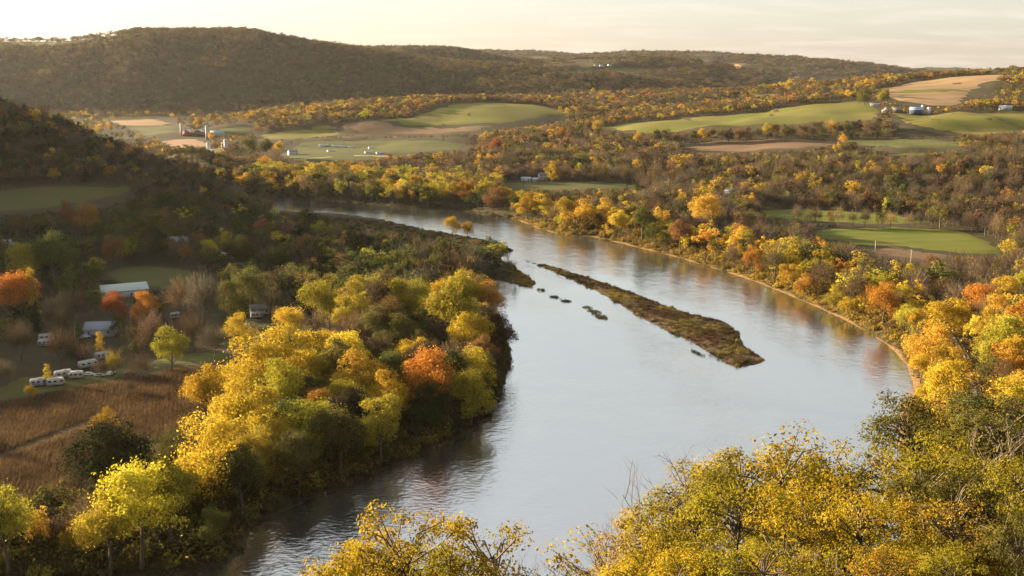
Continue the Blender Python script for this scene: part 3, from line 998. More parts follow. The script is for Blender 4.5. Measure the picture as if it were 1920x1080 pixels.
# mixes: list of (weight, model kind, colour)
MIX = {
    'ridge': [(3, 'round', 'umber'), (3, 'round', 'brown'), (2, 'round', 'olive'), (2, 'bare', 'grey'), (1, 'round', 'rust'), (1, 'round', 'dark')],
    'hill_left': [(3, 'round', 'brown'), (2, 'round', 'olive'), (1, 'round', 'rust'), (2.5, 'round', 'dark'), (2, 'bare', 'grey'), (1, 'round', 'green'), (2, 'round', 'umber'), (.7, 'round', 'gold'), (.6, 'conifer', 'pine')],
    'mid_warm': [(1.8, 'round', 'gold'), (2, 'round', 'rust'), (.6, 'round', 'orange'), (4, 'round', 'brown'), (2.5, 'round', 'olive'), (2, 'round', 'umber'), (1.2, 'round', 'lime'), (2.5, 'bare', 'grey'), (.2, 'round', 'red')],
    'mid_dull': [(4, 'bare', 'brown'), (4, 'bare', 'grey'), (2, 'round', 'umber'), (2, 'round', 'olive'), (1, 'round', 'gold'), (.5, 'tall', 'lime'), (.6, 'round', 'rust'), (1.0, 'conifer', 'pine'), (1, 'round', 'brown')],
    'far_bank': [(4, 'round', 'lime'), (3, 'round', 'gold'), (2, 'round', 'olive'), (1.5, 'round', 'straw'), (1, 'bare', 'brown'), (.5, 'round', 'rust')],
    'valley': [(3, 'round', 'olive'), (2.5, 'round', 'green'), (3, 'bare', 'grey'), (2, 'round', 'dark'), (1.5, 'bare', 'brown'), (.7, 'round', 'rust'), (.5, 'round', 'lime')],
    'camp': [(2, 'bare', 'umber'), (2, 'bare', 'brown'), (2.5, 'round', 'dark'), (2, 'round', 'olive'), (1, 'round', 'green'), (.8, 'conifer', 'pine')],
    'left_bank': [(1, 'round', 'yellow'), (2, 'round', 'lime'), (1, 'round', 'gold'), (3, 'round', 'olive'), (2, 'bare', 'brown'), (1.2, 'round', 'rust'), (1.5, 'round', 'green'), (1.5, 'round', 'umber')],
    'right_bank': [(4, 'round', 'gold'), (2.5, 'round', 'lime'), (2, 'round', 'yellow'), (2, 'round', 'olive'), (.5, 'round', 'orange'), (1.5, 'bare', 'brown')],
    'right_wood': [(5, 'bare', 'brown'), (5, 'bare', 'grey'), (1.5, 'round', 'olive'), (.7, 'round', 'gold'), (.6, 'round', 'rust'), (.5, 'tall', 'lime'), (1, 'round', 'umber'), (.5, 'conifer', 'pine')],
    'right_hill': [(3.5, 'round', 'gold'), (1.5, 'round', 'orange'), (2.5, 'round', 'lime'), (2, 'round', 'olive'), (1.5, 'round', 'yellow'), (1.2, 'round', 'rust'), (1, 'bare', 'brown')],
}

# ------------------------------------------------------------------ where trees stand
from math import hypot
KEEP_OUT = []      # (x, y, radius): buildings, poles, vehicles


def clear(x, y, r, reach):
    """no tree on a building nor right in front of it"""
    d = hypot(x, y)
    for k in range(int(reach // (r * 0.9)) + 1):
        t = 1 - k * r * 0.9 / d
        KEEP_OUT.append((x * t, y * t, r))


TREES = []         # dicts of the hand-placed trees


def place(cx, cy_, w_px, kind, colr, aspect=1.12, under=0.0, z=None):
    """a tree whose crown is centred on this pixel and w_px wide; under lowers its foot"""
    h_px = w_px * aspect
    foot = cy_ + h_px * 0.56 + under
    g_ = ground(cx, foot)
    d = hypot(g_[0], g_[1])
    z0 = float(H(*g_))
    if z0 < 0.2:
        return
    slant = math.hypot(d, CAM_Z - z0)
    width = w_px * slant / F_PX
    h = (h_px * 1.08 + under) * slant / F_PX / max(0.6, d / slant)
    TREES.append(dict(x=g_[0], y=g_[1], z=z0, h=h, w=width, kind=kind, col=colr, hand=True))


HAND = [  # left bank, near to far
    (15, 1005, 120, 'round', 'lime'), (98, 1012, 150, 'round', 'lime'), (60, 1050, 120, 'round', 'olive'), (205, 1010, 120, 'round', 'lime'), (205, 892, 150, 'round', 'dark'),
    (262, 898, 90, 'round', 'olive'), (203, 803, 58, 'round', 'gold'), (265, 975, 150, 'round', 'yellow'), (150, 905, 60, 'bare', 'umber'), (322, 945, 120, 'round', 'lime'),
    (345, 880, 80, 'round', 'olive'), (396, 868, 135, 'round', 'yellow'), (505, 868, 165, 'round', 'lime'), (455, 905, 110, 'round', 'olive'), (560, 872, 100, 'round', 'olive'),
    (390, 745, 95, 'round', 'yellow'), (462, 785, 125, 'round', 'yellow'), (475, 700, 110, 'round', 'yellow'), (535, 680, 120, 'round', 'yellow'), (525, 735, 110, 'round', 'lime'),
    (600, 778, 85, 'round', 'orange'), (585, 820, 50, 'bare', 'brown'), (640, 830, 110, 'round', 'olive'), (672, 715, 105, 'round', 'gold'), (655, 668, 85, 'round', 'yellow'), (600, 715, 80, 'round', 'lime'),
    (715, 800, 105, 'round', 'lime'), (730, 745, 90, 'round', 'yellow'), (760, 672, 65, 'round', 'yellow'), (800, 715, 110, 'round', 'orange'), (850, 690, 95, 'bare', 'brown'), (820, 770, 110, 'round', 'rust'),
    (882, 742, 90, 'round', 'lime'), (870, 800, 60, 'round', 'olive'), (780, 815, 90, 'round', 'olive'), (730, 600, 80, 'round', 'rust'), (845, 595, 115, 'round', 'lime'), (800, 590, 60, 'round', 'yellow'),
    (878, 632, 85, 'round', 'yellow'), (905, 600, 60, 'round', 'gold'), (905, 668, 70, 'round', 'rust'), (930, 690, 45, 'round', 'umber'), (545, 612, 66, 'round', 'yellow'), (570, 640, 60, 'bare', 'brown'), (605, 572, 85, 'round', 'lime'), (640, 590, 60, 'round', 'lime'),
    (863, 540, 75, 'bare', 'rust'), (880, 504, 42, 'round', 'yellow'), (925, 495, 46, 'round', 'green'), (848, 423, 33, 'round', 'gold'), (877, 430, 28, 'round', 'gold'),
    (700, 560, 70, 'bare', 'grey'), (770, 560, 60, 'bare', 'grey'), (560, 690, 70, 'round', 'yellow'), (640, 760, 70, 'bare', 'brown'), (700, 870, 70, 'round', 'umber'), (615, 890, 60, 'round', 'umber'), (845, 830, 55, 'round', 'umber'),
    # left valley
    (215, 578, 56, 'round', 'red'), (276, 580, 62, 'round', 'orange'), (320, 655, 72, 'round', 'lime'), (450, 620, 54, 'round', 'yellow'), (40, 560, 80, 'round', 'orange'), (66, 560, 30, 'tall', 'gold', 3.2),
    (151, 636, 40, 'conifer', 'pine', 1.7), (266, 632, 28, 'round', 'orange'), (188, 648, 22, 'tall', 'gold', 2.0), (214, 680, 40, 'bare', 'lime'), (90, 703, 20, 'tall', 'gold', 1.8), (58, 735, 22, 'round', 'gold'), (12, 700, 40, 'bare', 'brown'),
    (165, 420, 44, 'round', 'orange', 1.5), (130, 410, 42, 'round', 'rust', 1.4), (60, 430, 44, 'round', 'olive'), (40, 425, 40, 'round', 'rust'), (105, 492, 88, 'round', 'olive'), (50, 500, 70, 'round', 'lime'),
    (380, 560, 85, 'bare', 'grey'), (340, 560, 70, 'bare', 'brown'), (470, 540, 72, 'round', 'olive'), (440, 560, 60, 'round', 'olive'), (400, 640, 66, 'bare', 'grey'), (365, 620, 60, 'bare', 'umber'), (215, 470, 38, 'round', 'rust', 1.6),
    (455, 480, 66, 'round', 'olive'), (395, 470, 40, 'round', 'lime'), (520, 495, 55, 'round', 'green'), (115, 590, 45, 'bare', 'brown', 1.6), (190, 690, 30, 'bare', 'umber'), (115, 650, 60, 'bare', 'umber'), (40, 640, 60, 'bare', 'umber'), (265, 690, 50, 'bare', 'umber'), (245, 725, 26, 'bare', 'umber'),
    # right bank row
    (990, 385, 44, 'round', 'gold'), (1015, 372, 34, 'round', 'olive'), (1060, 395, 46, 'round', 'lime'), (1098, 400, 50, 'round', 'gold'), (1135, 395, 44, 'round', 'gold'), (1160, 420, 46, 'round', 'yellow'), (1205, 418, 58, 'round', 'olive'),
    (1230, 440, 44, 'round', 'olive'), (1275, 440, 50, 'round', 'rust'), (1318, 460, 66, 'round', 'lime'), (1325, 398, 62, 'round', 'gold'), (1384, 443, 40, 'round', 'red'), (1410, 488, 42, 'round', 'orange', 1.3), (1372, 478, 40, 'bare', 'brown'),
    (880, 358, 40, 'round', 'orange'), (850, 360, 36, 'round', 'gold'), (925, 372, 36, 'round', 'rust'), (1480, 515, 40, 'round', 'gold'), (1510, 535, 40, 'round', 'orange'), (1450, 490, 60, 'bare', 'brown'), (1540, 520, 60, 'bare', 'brown'), (1600, 540, 60, 'bare', 'brown'),
    (1565, 555, 36, 'round', 'lime'), (1655, 568, 66, 'round', 'orange'), (1705, 525, 44, 'round', 'lime', 1.3), (1745, 510, 50, 'round', 'rust'), (1700, 600, 50, 'round', 'lime'), (1640, 600, 44, 'round', 'gold'), (1590, 575, 34, 'round', 'yellow'),
    (1725, 605, 44, 'round', 'yellow'), (1745, 655, 80, 'round', 'gold'), (1780, 690, 70, 'round', 'gold'), (1725, 690, 46, 'round', 'yellow'), (1770, 730, 86, 'round', 'yellow'), (1740, 745, 50, 'round', 'yellow'), (1715, 790, 80, 'bare', 'orange'), (1775, 790, 90, 'round', 'gold'),
    (1760, 700, 40, 'bare', 'brown'), (1735, 560, 46, 'round', 'umber'),
    (1494, 402, 30, 'bare', 'brown', 1.2), (1513, 406, 22, 'bare', 'straw', 1.5), (1530, 404, 28, 'bare', 'brown', 1.3), (1556, 407, 20, 'round', 'rust', 1.3), (1571, 405, 28, 'bare', 'straw', 1.3), (1598, 409, 20, 'bare', 'brown', 1.5), (1621, 408, 28, 'bare', 'brown', 1.2), (1652, 410, 22, 'round', 'olive', 1.2), (1668, 412, 26, 'bare', 'straw', 1.3), (1704, 413, 22, 'bare', 'brown', 1.4), (1722, 411, 28, 'bare', 'grey', 1.2), (1750, 414, 22, 'bare', 'brown', 1.3),
    # right hillside
    (1835, 570, 62, 'round', 'orange'), (1880, 560, 70, 'round', 'gold'), (1910, 610, 70, 'round', 'orange'), (1850, 620, 56, 'round', 'gold'), (1885, 640, 76, 'round', 'lime'), (1860, 700, 50, 'round', 'olive'), (1905, 690, 60, 'round', 'orange'), (1880, 720, 60, 'round', 'rust'), (1915, 540, 50, 'round', 'lime'),
    # middle distance landmarks
    (1035, 320, 22, 'tall', 'yellow', 1.7), (1060, 315, 14, 'tall', 'gold', 2.0), (1655, 185, 26, 'round', 'lime', 1.2), (1620, 182, 26, 'round', 'olive'), (930, 275, 30, 'round', 'red'), (500, 280, 34, 'round', 'olive'), (470, 275, 36, 'round', 'olive'), (525, 275, 20, 'round', 'yellow'), (372, 232, 20, 'round', 'gold'),
]
# the hedgerow of tall trees across the long green slope, and the one below the middle hill
for i_, x_ in enumerate(range(1145, 1640, 17)):
    HAND.append((x_ + (i_ * 7) % 5, 262 - 0.055 * (x_ - 1145) + (i_ * 5) % 6, 19 + (i_ * 11) % 7, 'round' if i_ % 4 else 'bare', ['rust', 'olive', 'gold', 'brown', 'umber', 'rust', 'olive'][(i_ * 3) % 7], 1.25))
for i_, x_ in enumerate(range(985, 1130, 17)):
    HAND.append((x_, 262 - 0.20 * (x_ - 985) + (i_ * 5) % 7, 22 + (i_ * 5) % 7, 'round', ['rust', 'gold', 'olive', 'orange', 'brown'][(i_ * 2) % 5], 1.1))

# ------------------------------------------------------------------ buildings and campers
def box_part(name, size, loc, mat, parent, bevel=0.0, rz=0.0):
    bm = bmesh.new()
    bmesh.ops.create_cube(bm, size=1.0)
    bmesh.ops.scale(bm, vec=size, verts=bm.verts)
    if bevel:
        bmesh.ops.bevel(bm, geom=list(bm.edges), offset=bevel, segments=2, affect='EDGES', profile=0.6)
    bmesh.ops.translate(bm, vec=loc, verts=bm.verts)
    me_ = bpy.data.meshes.new(name); bm.to_mesh(me_); bm.free()
    return link(name, me_, mat, parent, None, rz)


def cyl_part(name, r, h, loc, mat, parent, axis='z', sides=20, dome=0.0):
    prof = [(r, 0), (r, h)]
    if dome:
        prof += [(r * math.cos(a), h + dome * math.sin(a)) for a in (R(25), R(50), R(75))] + [(0.001, h + dome)]
    else:
        prof += [(0.001, h)]
    prof = [(0.001, 0)] + prof
    v = []; f = []
    for (rr, zz) in prof:
        for k in range(sides):
            a = 2 * math.pi * k / sides
            v.append((rr * math.cos(a), rr * math.sin(a), zz))
    for i in range(len(prof) - 1):
        for k in range(sides):
            k2 = (k + 1) % sides
            f.append((i * sides + k, i * sides + k2, (i + 1) * sides + k2, (i + 1) * sides + k))
    v = np.array(v)
    if axis == 'x':
        v = v[:, [2, 0, 1]]
    elif axis == 'y':
        v = v[:, [1, 2, 0]]
    me_ = mesh_np(name, v + np.array(loc), np.array(f), False)
    return link(name, me_, mat, parent)


SPOTS = []


def spot(g_, r):
    """ground of a building far off, kept in sight"""
    if hypot(*g_) > 900:
        SPOTS.append(np.array([(g_[0] + r * math.cos(a), g_[1] + r * math.sin(a)) for a in np.linspace(0, 2 * math.pi, 10, endpoint=False)]))


PAINT = {}


def paint(nm, col, rough=0.7, metal=0.0):
    if nm not in PAINT:
        PAINT[nm] = mat_plain(nm, col, rough, 0.12, 0.8, metal)
    return PAINT[nm]


W_WHITE = paint('white_boards', (0.52, 0.51, 0.49)); W_GREY = paint('grey_boards', (0.36, 0.35, 0.34)); W_BROWN = paint('brown_boards', (0.16, 0.10, 0.07))
W_RED = paint('red_boards', (0.28, 0.07, 0.05)); W_TAN = paint('tan_boards', (0.45, 0.37, 0.27)); W_BLUE = paint('blue_boards', (0.09, 0.13, 0.24))
W_DULL = paint('dimmed_white', (0.36, 0.36, 0.35)); R_GREY = paint('grey_shingle', (0.20, 0.20, 0.21)); R_DARK = paint('dark_shingle', (0.07, 0.065, 0.065)); R_METAL = paint('pale_metal_roof', (0.45, 0.48, 0.51), 0.4, 0.2)  # the dull white has the campers' shade put into its colour
R_BLUE = paint('blue_metal_roof', (0.30, 0.38, 0.50), 0.4, 0.3); R_GREEN = paint('green_roof', (0.24, 0.36, 0.33), 0.6); GLASS = paint('window_glass', (0.03, 0.035, 0.045), 0.1); TRIM = paint('dark_trim', (0.08, 0.07, 0.06))
CONC = paint('concrete', (0.36, 0.345, 0.325)); TYRE = paint('tyre_rubber', (0.02, 0.02, 0.02)); POLE = paint('pole_wood', (0.42, 0.38, 0.33)); STEEL = paint('rail_steel', (0.45, 0.43, 0.41), 0.3, 0.8)


def gable(name, label, cat, px, py, W, D, hw, hr, wall, roof, rz=0.0, win=3, chimney=False, dmin=0, dmax=1e9, group=None, door=True, reach=None, loc=None):
    """gabled building W long (along its ridge) and D deep, walls hw, roof rising hr"""
    g_ = np.array(loc) if loc is not None else ground(px, py, dmin, dmax)
    z = float(H(*g_))
    face = math.atan2(-g_[0], g_[1])            # turned to look at the valley in front, then by rz
    o = empty(name, (g_[0], g_[1], z), face + rz)
    tag(o, label, cat, group)
    fnd = -1.5
    v = [(-W / 2, -D / 2, fnd), (W / 2, -D / 2, fnd), (W / 2, D / 2, fnd), (-W / 2, D / 2, fnd), (-W / 2, -D / 2, hw), (W / 2, -D / 2, hw), (W / 2, D / 2, hw), (-W / 2, D / 2, hw), (-W / 2, 0, hw + hr), (W / 2, 0, hw + hr)]
    f4 = np.array([(0, 1, 5, 4), (2, 3, 7, 6), (4, 5, 9, 8), (6, 7, 8, 9), (0, 3, 2, 1)])
    f5 = np.array([(1, 2, 6, 9, 5), (3, 0, 4, 8, 7)])
    link('wall', mesh_np('wall', v, [f4, f5]), wall, o)
    ov, th_ = 0.45, 0.22
    sl = hr / (D / 2)
    ye = D / 2 + ov; ze = hw - ov * sl
    x_ = W / 2 + ov
    rv, rf = [], []
    for sgn in (-1, 1):
        k = len(rv)
        for x1 in (-x_, x_):
            rv += [(x1, 0, hw + hr + 0.05), (x1, sgn * ye, ze + 0.05), (x1, sgn * ye, ze + 0.05 + th_), (x1, 0, hw + hr + 0.05 + th_)]
        q = [(0, 1, 2, 3), (7, 6, 5, 4), (3, 2, 6, 7), (0, 4, 5, 1), (1, 5, 6, 2)]
        rf += [tuple(k + i for i in (t if sgn < 0 else t[::-1])) for t in q]
    ro = link('roof', mesh_np('roof', rv, np.array(rf)), roof, o)
    if chimney:
        box_part('chimney', (0.8, 0.8, 2.2), (W * 0.22, 0.6, hw + hr + 0.5), W_RED, ro)
    for i in range(win):
        xw = -W / 2 + W * (i + 0.5) / win
        if door and i == win // 2:
            box_part('door', (1.1, 0.08, 2.1), (xw, -D / 2 - 0.03, 1.05), TRIM, o)
        else:
            wn_ = box_part('window', (1.25, 0.10, 1.3), (xw, -D / 2 - 0.03, hw * 0.58), W_WHITE if wall is not W_WHITE else TRIM, o)
            box_part('pane', (1.0, 0.06, 1.05), (xw, -D / 2 - 0.07, hw * 0.58), GLASS, wn_)
    for s_ in (-1, 1):
        wn_ = box_part('window', (0.10, 1.2, 1.3), (s_ * (W / 2 + 0.03), 0, hw * 0.75), W_WHITE if wall is not W_WHITE else TRIM, o)
        box_part('pane', (0.06, 0.95, 1.05), (s_ * (W / 2 + 0.07), 0, hw * 0.75), GLASS, wn_)
    clear(g_[0], g_[1], max(W, D) * 0.62, reach if reach is not None else 30)
    spot(g_, max(W, D) * 0.7)
    return o


def silo(px, py, r, h, label, wall, cap, dmin=0, dmax=1e9, group=None):
    g_ = ground(px, py, dmin, dmax)
    o = empty('silo', (g_[0], g_[1], float(H(*g_)) - 0.3))
    tag(o, label, 'silo', group)
    cyl_part('drum', r, h, (0, 0, 0), wall, o)
    cyl_part('cap', r * 1.03, 0.3, (0, 0, h + 0.01), cap, o, dome=r * 0.75)
    for k in range(1, int(h // 3)):
        cyl_part('hoop', r * 1.025, 0.18, (0, 0, 3.0 * k), cap, o, sides=20)
    clear(g_[0], g_[1], r * 1.8, 25)
    spot(g_, r * 1.6)
    return o


def quonset(px, py, label, dmin=0, dmax=1e9):
    g_ = ground(px, py, dmin, dmax)
    o = empty('arched_barn', (g_[0], g_[1], float(H(*g_)) - 0.2), R(35))
    tag(o, label, 'barn')
    W, Ln, n = 7.5, 15.0, 14
    v, f = [], []
    for y_ in (-Ln / 2, Ln / 2):
        for rr in (1.0, 0.97):
            for k in range(n + 1):
                a = math.pi * k / n
                v.append((W / 2 * rr * math.cos(a), y_, 5.2 * rr * math.sin(a)))
    m_ = n + 1
    for k in range(n):
        f += [(k, k + 1, 2 * m_ + k + 1, 2 * m_ + k), (m_ + k + 1, m_ + k, 3 * m_ + k, 3 * m_ + k + 1), (k, m_ + k, m_ + k + 1, k + 1), (2 * m_ + k + 1, 3 * m_ + k + 1, 3 * m_ + k, 2 * m_ + k)]
    link('roof', mesh_np('roof', v, np.array(f)), R_METAL, o)
    ev = [(W / 2 * 0.965 * math.cos(math.pi * k / n), -Ln / 2 + 0.5, 5.2 * 0.965 * math.sin(math.pi * k / n)) for k in range(n + 1)]
    link('end_wall', mesh_np('end_wall', ev, [np.array([list(range(n + 1))])]), W_BROWN, o)
    box_part('door', (3.2, 0.1, 3.2), (0, -Ln / 2 + 0.42, 1.6), TRIM, o)
    clear(g_[0], g_[1], 9, 30)


def camper(px, py, label, L_=7.5, rz=0.0, body=None, dmin=0, dmax=900, reach=26, stripe=None):
    """travel trailer: rounded body, roof cap, stripe, windows, door, two wheels, hitch, awning"""
    g_ = ground(px, py, dmin, dmax)
    face = math.atan2(-g_[0], g_[1])
    o = empty('camper_trailer', (g_[0], g_[1], float(H(*g_)) + 0.1), face + rz)
    tag(o, label, 'camper', 'campers parked on the campsite')
    body = body or W_DULL
    L_ = L_ * 0.86
    prof = [(-L_ / 2, 0.6), (L_ / 2 - 0.5, 0.6), (L_ / 2, 1.3), (L_ / 2 - 0.25, 2.6), (L_ / 2 - 0.7, 3.05), (-L_ / 2 + 0.35, 3.05), (-L_ / 2, 2.7)]
    n = len(prof)
    v = [(x, -1.25, z) for x, z in prof] + [(x, 1.25, z) for x, z in prof]
    f = [np.array([list(range(n)), list(range(2 * n - 1, n - 1, -1))]), np.array([(i, n + i, n + (i + 1) % n, (i + 1) % n) for i in range(n)])]
    link('body', mesh_np('body', v, f), body, o)
    box_part('roof_cap', (L_ - 1.2, 2.3, 0.12), (-0.15, 0, 3.12), W_GREY, o)
    box_part('air_conditioner', (0.9, 0.8, 0.3), (0.4, 0, 3.33), W_GREY, o)
    box_part('stripe', (L_ - 0.9, 0.04, 0.28), (-0.2, -1.275, 1.25), stripe or W_TAN, o)
    for xw in (-L_ * 0.32, -L_ * 0.02, L_ * 0.33):
        box_part('window', (1.05, 0.05, 0.62), (xw, -1.28, 2.15), GLASS, o)
    box_part('door', (0.72, 0.06, 1.75), (L_ * 0.16, -1.285, 1.75), W_GREY, o)
    for xw in (-0.45, 0.45):
        cyl_part('wheel', 0.36, 0.24, (xw - 0.4, 0, 0), TYRE, o, axis='y', sides=14).location = (0, -1.3, 0.36)
    box_part('hitch', (1.3, 0.12, 0.12), (L_ / 2 + 0.5, 0, 0.62), TRIM, o)
    clear(g_[0], g_[1], 5.5, reach)
    return o


def car(px, py, label, col, rz=0.0, dmin=0, dmax=900, group='cars parked on the campsite', reach=20):
    g_ = ground(px, py, dmin, dmax)
    face = math.atan2(-g_[0], g_[1])
    o = empty('parked_car', (g_[0], g_[1], float(H(*g_)) + 0.1), face + rz)
    tag(o, label, 'car', group)
    pr = [(-2.2, .35), (2.2, .35), (2.25, .75), (1.2, .95), (.6, 1.42), (-1.3, 1.45), (-2.0, .98), (-2.25, .85)]
    n = len(pr)
    v = [(x, -.85 * (1 if z < 1.1 else .86), z) for x, z in pr] + [(x, .85 * (1 if z < 1.1 else .86), z) for x, z in pr]
    f = [np.array([list(range(n)), list(range(2 * n - 1, n - 1, -1))]), np.array([(i, n + i, n + (i + 1) % n, (i + 1) % n) for i in range(n)])]
    link('body', mesh_np('body', v, f), col, o)
    for s_ in (-1, 1):
        box_part('side_window', (1.9, .04, .36), (-.35, s_ * .80, 1.18), GLASS, o)
    for xw in (-1.35, 1.35):
        for s_ in (-1, 1):
            cyl_part('wheel', .33, .22, (xw, -.11, 0), TYRE, o, axis='y', sides=12).location = (0, s_ * .82, .33)
    clear(g_[0], g_[1], 4, reach)
    return o


# left valley
gable('farm_house', 'white two storey house with steep roof below the dark pasture', 'house', 97, 447, 11, 8, 5.6, 3.6, W_WHITE, R_DARK, R(55), 3, True)
gable('low_barn', 'low barn with pale metal roof at the left edge', 'barn', 18, 463, 15, 9, 3.2, 2.2, W_GREY, R_METAL, R(8), 3)
gable('cottage', 'brown cottage with grey roof among dark trees', 'house', 335, 462, 14, 9, 3.6, 3.2, W_BROWN, R_GREY, R(-12), 4, True)
quonset(421, 488, 'arched barn with pale curved metal roof by the dark trees')
gable('long_barn', 'long barn with broad pale green metal roof beside the lawn', 'barn', 232, 553, 24, 15, 3.6, 2.6, W_GREY, paint('pale_green_metal', (0.42, 0.50, 0.46), 0.35, 0.2), R(8), 4, reach=22)
gable('camp_house', 'grey camp house with blue grey roof behind the campers', 'house', 190, 627, 13, 9, 3.4, 2.6, W_GREY, paint('blue_grey_shingle', (0.26, 0.28, 0.33)), R(-15), 3)
gable('river_cabin', 'small white cabin with grey roof among olive trees', 'house', 487, 588, 9, 6, 3.0, 1.8, W_GREY, R_GREY, R(10), 3)
camper(88, 639, 'white camper standing alone on the grass, left of the small pine', 8, R(5))
camper(84, 650, 'white camper with low profile just below the lone camper', 6.5, R(-6), stripe=W_BLUE)
camper(166, 690, 'white camper parked at a slant above the row of campers', 9, R(22), stripe=W_GREY)
camper(192, 674, 'grey camper half hidden behind the slanted camper', 7, R(25), body=W_GREY)
camper(120, 709, 'white camper in the middle of the front row by the corn', 8, R(14))
camper(144, 711, 'low pale camper at the right end of the front row', 6.5, R(-14), body=W_GREY)
camper(73, 725, 'white camper at the left end of the row beside the corn', 7, R(4), stripe=W_BLUE)
camper(105, 724, 'long white camper at the very edge of the corn', 7.5, R(-3))
camper(524, 537, 'white camper among the olive trees near the river', 7, R(-8), stripe=W_BLUE)
camper(482, 597, 'white camper in front of the small cabin', 7, R(12))
camper(330, 598, 'white camper in the deep shade between bare trees', 6, R(10))
camper(5, 568, 'white camper cut off by the left edge of the picture', 7.5, R(10))
car(12, 538, 'blue car at the left edge near the orange trees', W_BLUE, R(20))
car(168, 705, 'white car parked right of the camper row', W_WHITE, R(-20))
car(188, 707, 'silver car between white car and bare tree by the corn', W_GREY, R(-15))
car(208, 703, 'white van parked by the sparse yellow tree', W_WHITE, R(60))
car(243, 703, 'dark car at the right end of the campsite', W_BROWN, R(10))
car(170, 632, 'pale blue car beside the small pine', W_BLUE, R(10))
car(160, 634, 'white car beside the small pine', W_WHITE, R(12))

# far valley farm on the left
FV = dict(dmin=1450, dmax=3500)
gable('white_barn', 'big white barn with bright roof between two silos', 'barn', 408, 293, 20, 14, 6.0, 5.0, W_WHITE, paint('white_metal_roof', (0.7, 0.7, 0.68), 0.4), R(30), 4, **FV)
silo(392, 293, 3.0, 19, 'tall pale silo left of the white barn', W_DULL, CONC, **FV)
silo(425, 293, 3.4, 23, 'tall grey silo right of the white barn', CONC, W_GREY, **FV)
silo(419, 290, 2.6, 17, 'shorter brown silo beside the tall grey silo', W_BROWN, W_GREY, **FV)
gable('machine_shed', 'low white shed left of the white barn', 'shed', 377, 284, 16, 9, 3.5, 2.0, W_WHITE, R_METAL, R(10), 3, **FV)
gable('small_shed', 'tiny tan shed on the grass left of the machine shed', 'shed', 362, 286, 6, 5, 2.8, 1.6, W_TAN, R_METAL, R(10), 2, **FV)
FW = dict(dmin=1800, dmax=3500)
gable('red_barn', 'dark red barn with pale roof at the hamlet in the far valley', 'barn', 352, 252, 20, 14, 5.0, 5.0, W_RED, R_METAL, R(70), 3, **FW)
gable('brown_barn', 'brown barn with pale roof next to the dark red barn', 'barn', 374, 252, 24, 14, 5.0, 5.0, W_BROWN, R_METAL, R(75), 3, **FW)
silo(341, 254, 3.0, 22, 'grey silo at the left end of the hamlet', CONC, W_GREY, **FW)
gable('green_roof_barn', 'barn with pale green roof at the right end of the hamlet', 'barn', 408, 254, 26, 16, 4.5, 4.5, W_GREY, R_GREEN, R(-10), 3, **FW)
silo(389, 262, 3.2, 24, 'slim hazy silo in front of the hamlet', CONC, CONC, **FW)
FX = dict(dmin=1250, dmax=2800)
gable('valley_house', 'white house with violet grey roof at the start of the pale lane', 'house', 549, 291, 13, 9, 5.0, 3.2, W_WHITE, paint('violet_shingle', (0.24, 0.22, 0.30)), R(20), 3, True, **FX)
for i_, (a_, b_, ln_) in enumerate([(606, 275, 14), (628, 276, 9), (642, 277, 10), (658, 278, 9), (696, 279, 8), (690, 288, 9), (712, 289, 10), (620, 285, 10)]):
    words = ['leftmost and longest', 'second of the back', 'third of the back', 'fourth of the back', 'rightmost in the back', 'middle of the front', 'rightmost in the front', 'leftmost in the front'][i_]
    gable('plastic_greenhouse', 'pale tunnel shed on the valley flat, %s row' % words, 'shed', a_, b_, ln_, 5, 2.0, 1.6, W_WHITE, R_METAL, R(5 + 3 * i_), 0, door=False, group='tunnel sheds on the valley flat', reach=14, **FX)
gable('yard_house', 'white house among yellow trees behind the far bank', 'house', 1018, 337, 10, 8, 5.0, 3.0, W_WHITE, R_GREY, R(25), 3, dmin=900, dmax=1700)
gable('yard_garage', 'low white garage left of the yellow poplars', 'shed', 986, 339, 11, 6, 2.8, 1.4, W_WHITE, R_METAL, R(0), 2, dmin=900, dmax=1700)
gable('yard_shed', 'small grey shed between garage and white house', 'shed', 1003, 340, 6, 5, 2.6, 1.4, W_GREY, R_METAL, R(15), 2, dmin=900, dmax=1700)
gable('wood_house', 'grey house half hidden in the bare wood on the right', 'house', 1371, 367, 15, 10, 5.0, 3.6, W_GREY, R_GREY, R(-20), 4, True, dmin=700, dmax=1600)
# farm on the right
FR = dict(dmin=1500, dmax=2700)
gable('farm_house', 'white gabled house at the left of the hill farm', 'house', 1662, 211, 12, 12, 5.0, 5.0, W_WHITE, R_GREY, R(70), 2, True, **FR)
gable('farm_shed', 'brown shed with grey roof right of the white gabled house', 'shed', 1681, 211, 16, 12, 4.5, 3.6, W_BROWN, R_GREY, R(5), 3, **FR)
gable('blue_barn', 'large dark blue barn with pale blue roof at the hill farm', 'barn', 1717, 215, 20, 14, 8.0, 4.5, paint('navy_boards', (0.05, 0.06, 0.10)), R_BLUE, R(4), 4, **FR)
silo(1729, 212, 2.2, 12, 'white silo with rounded cap behind the blue barn', W_WHITE, W_WHITE, **FR)
silo(1741, 214, 3.2, 9, 'broad white silo right of the blue barn', W_WHITE, W_WHITE, **FR)
gable('long_white_shed', 'long low white shed behind the green tree of the hill farm', 'shed', 1640, 198, 18, 7, 3.0, 1.8, W_WHITE, R_METAL, R(0), 3, **FR)
gable('hill_house', 'small white house at the top of the long green slope', 'house', 1549, 187, 9, 8, 5.0, 3.2, W_WHITE, R_GREY, R(20), 2, dmin=2000, dmax=3200)
gable('hill_garage', 'long pale low building right of the small hilltop house', 'shed', 1568, 186, 16, 6, 2.6, 1.4, W_TAN, R_METAL, R(0), 3, dmin=2000, dmax=3200)
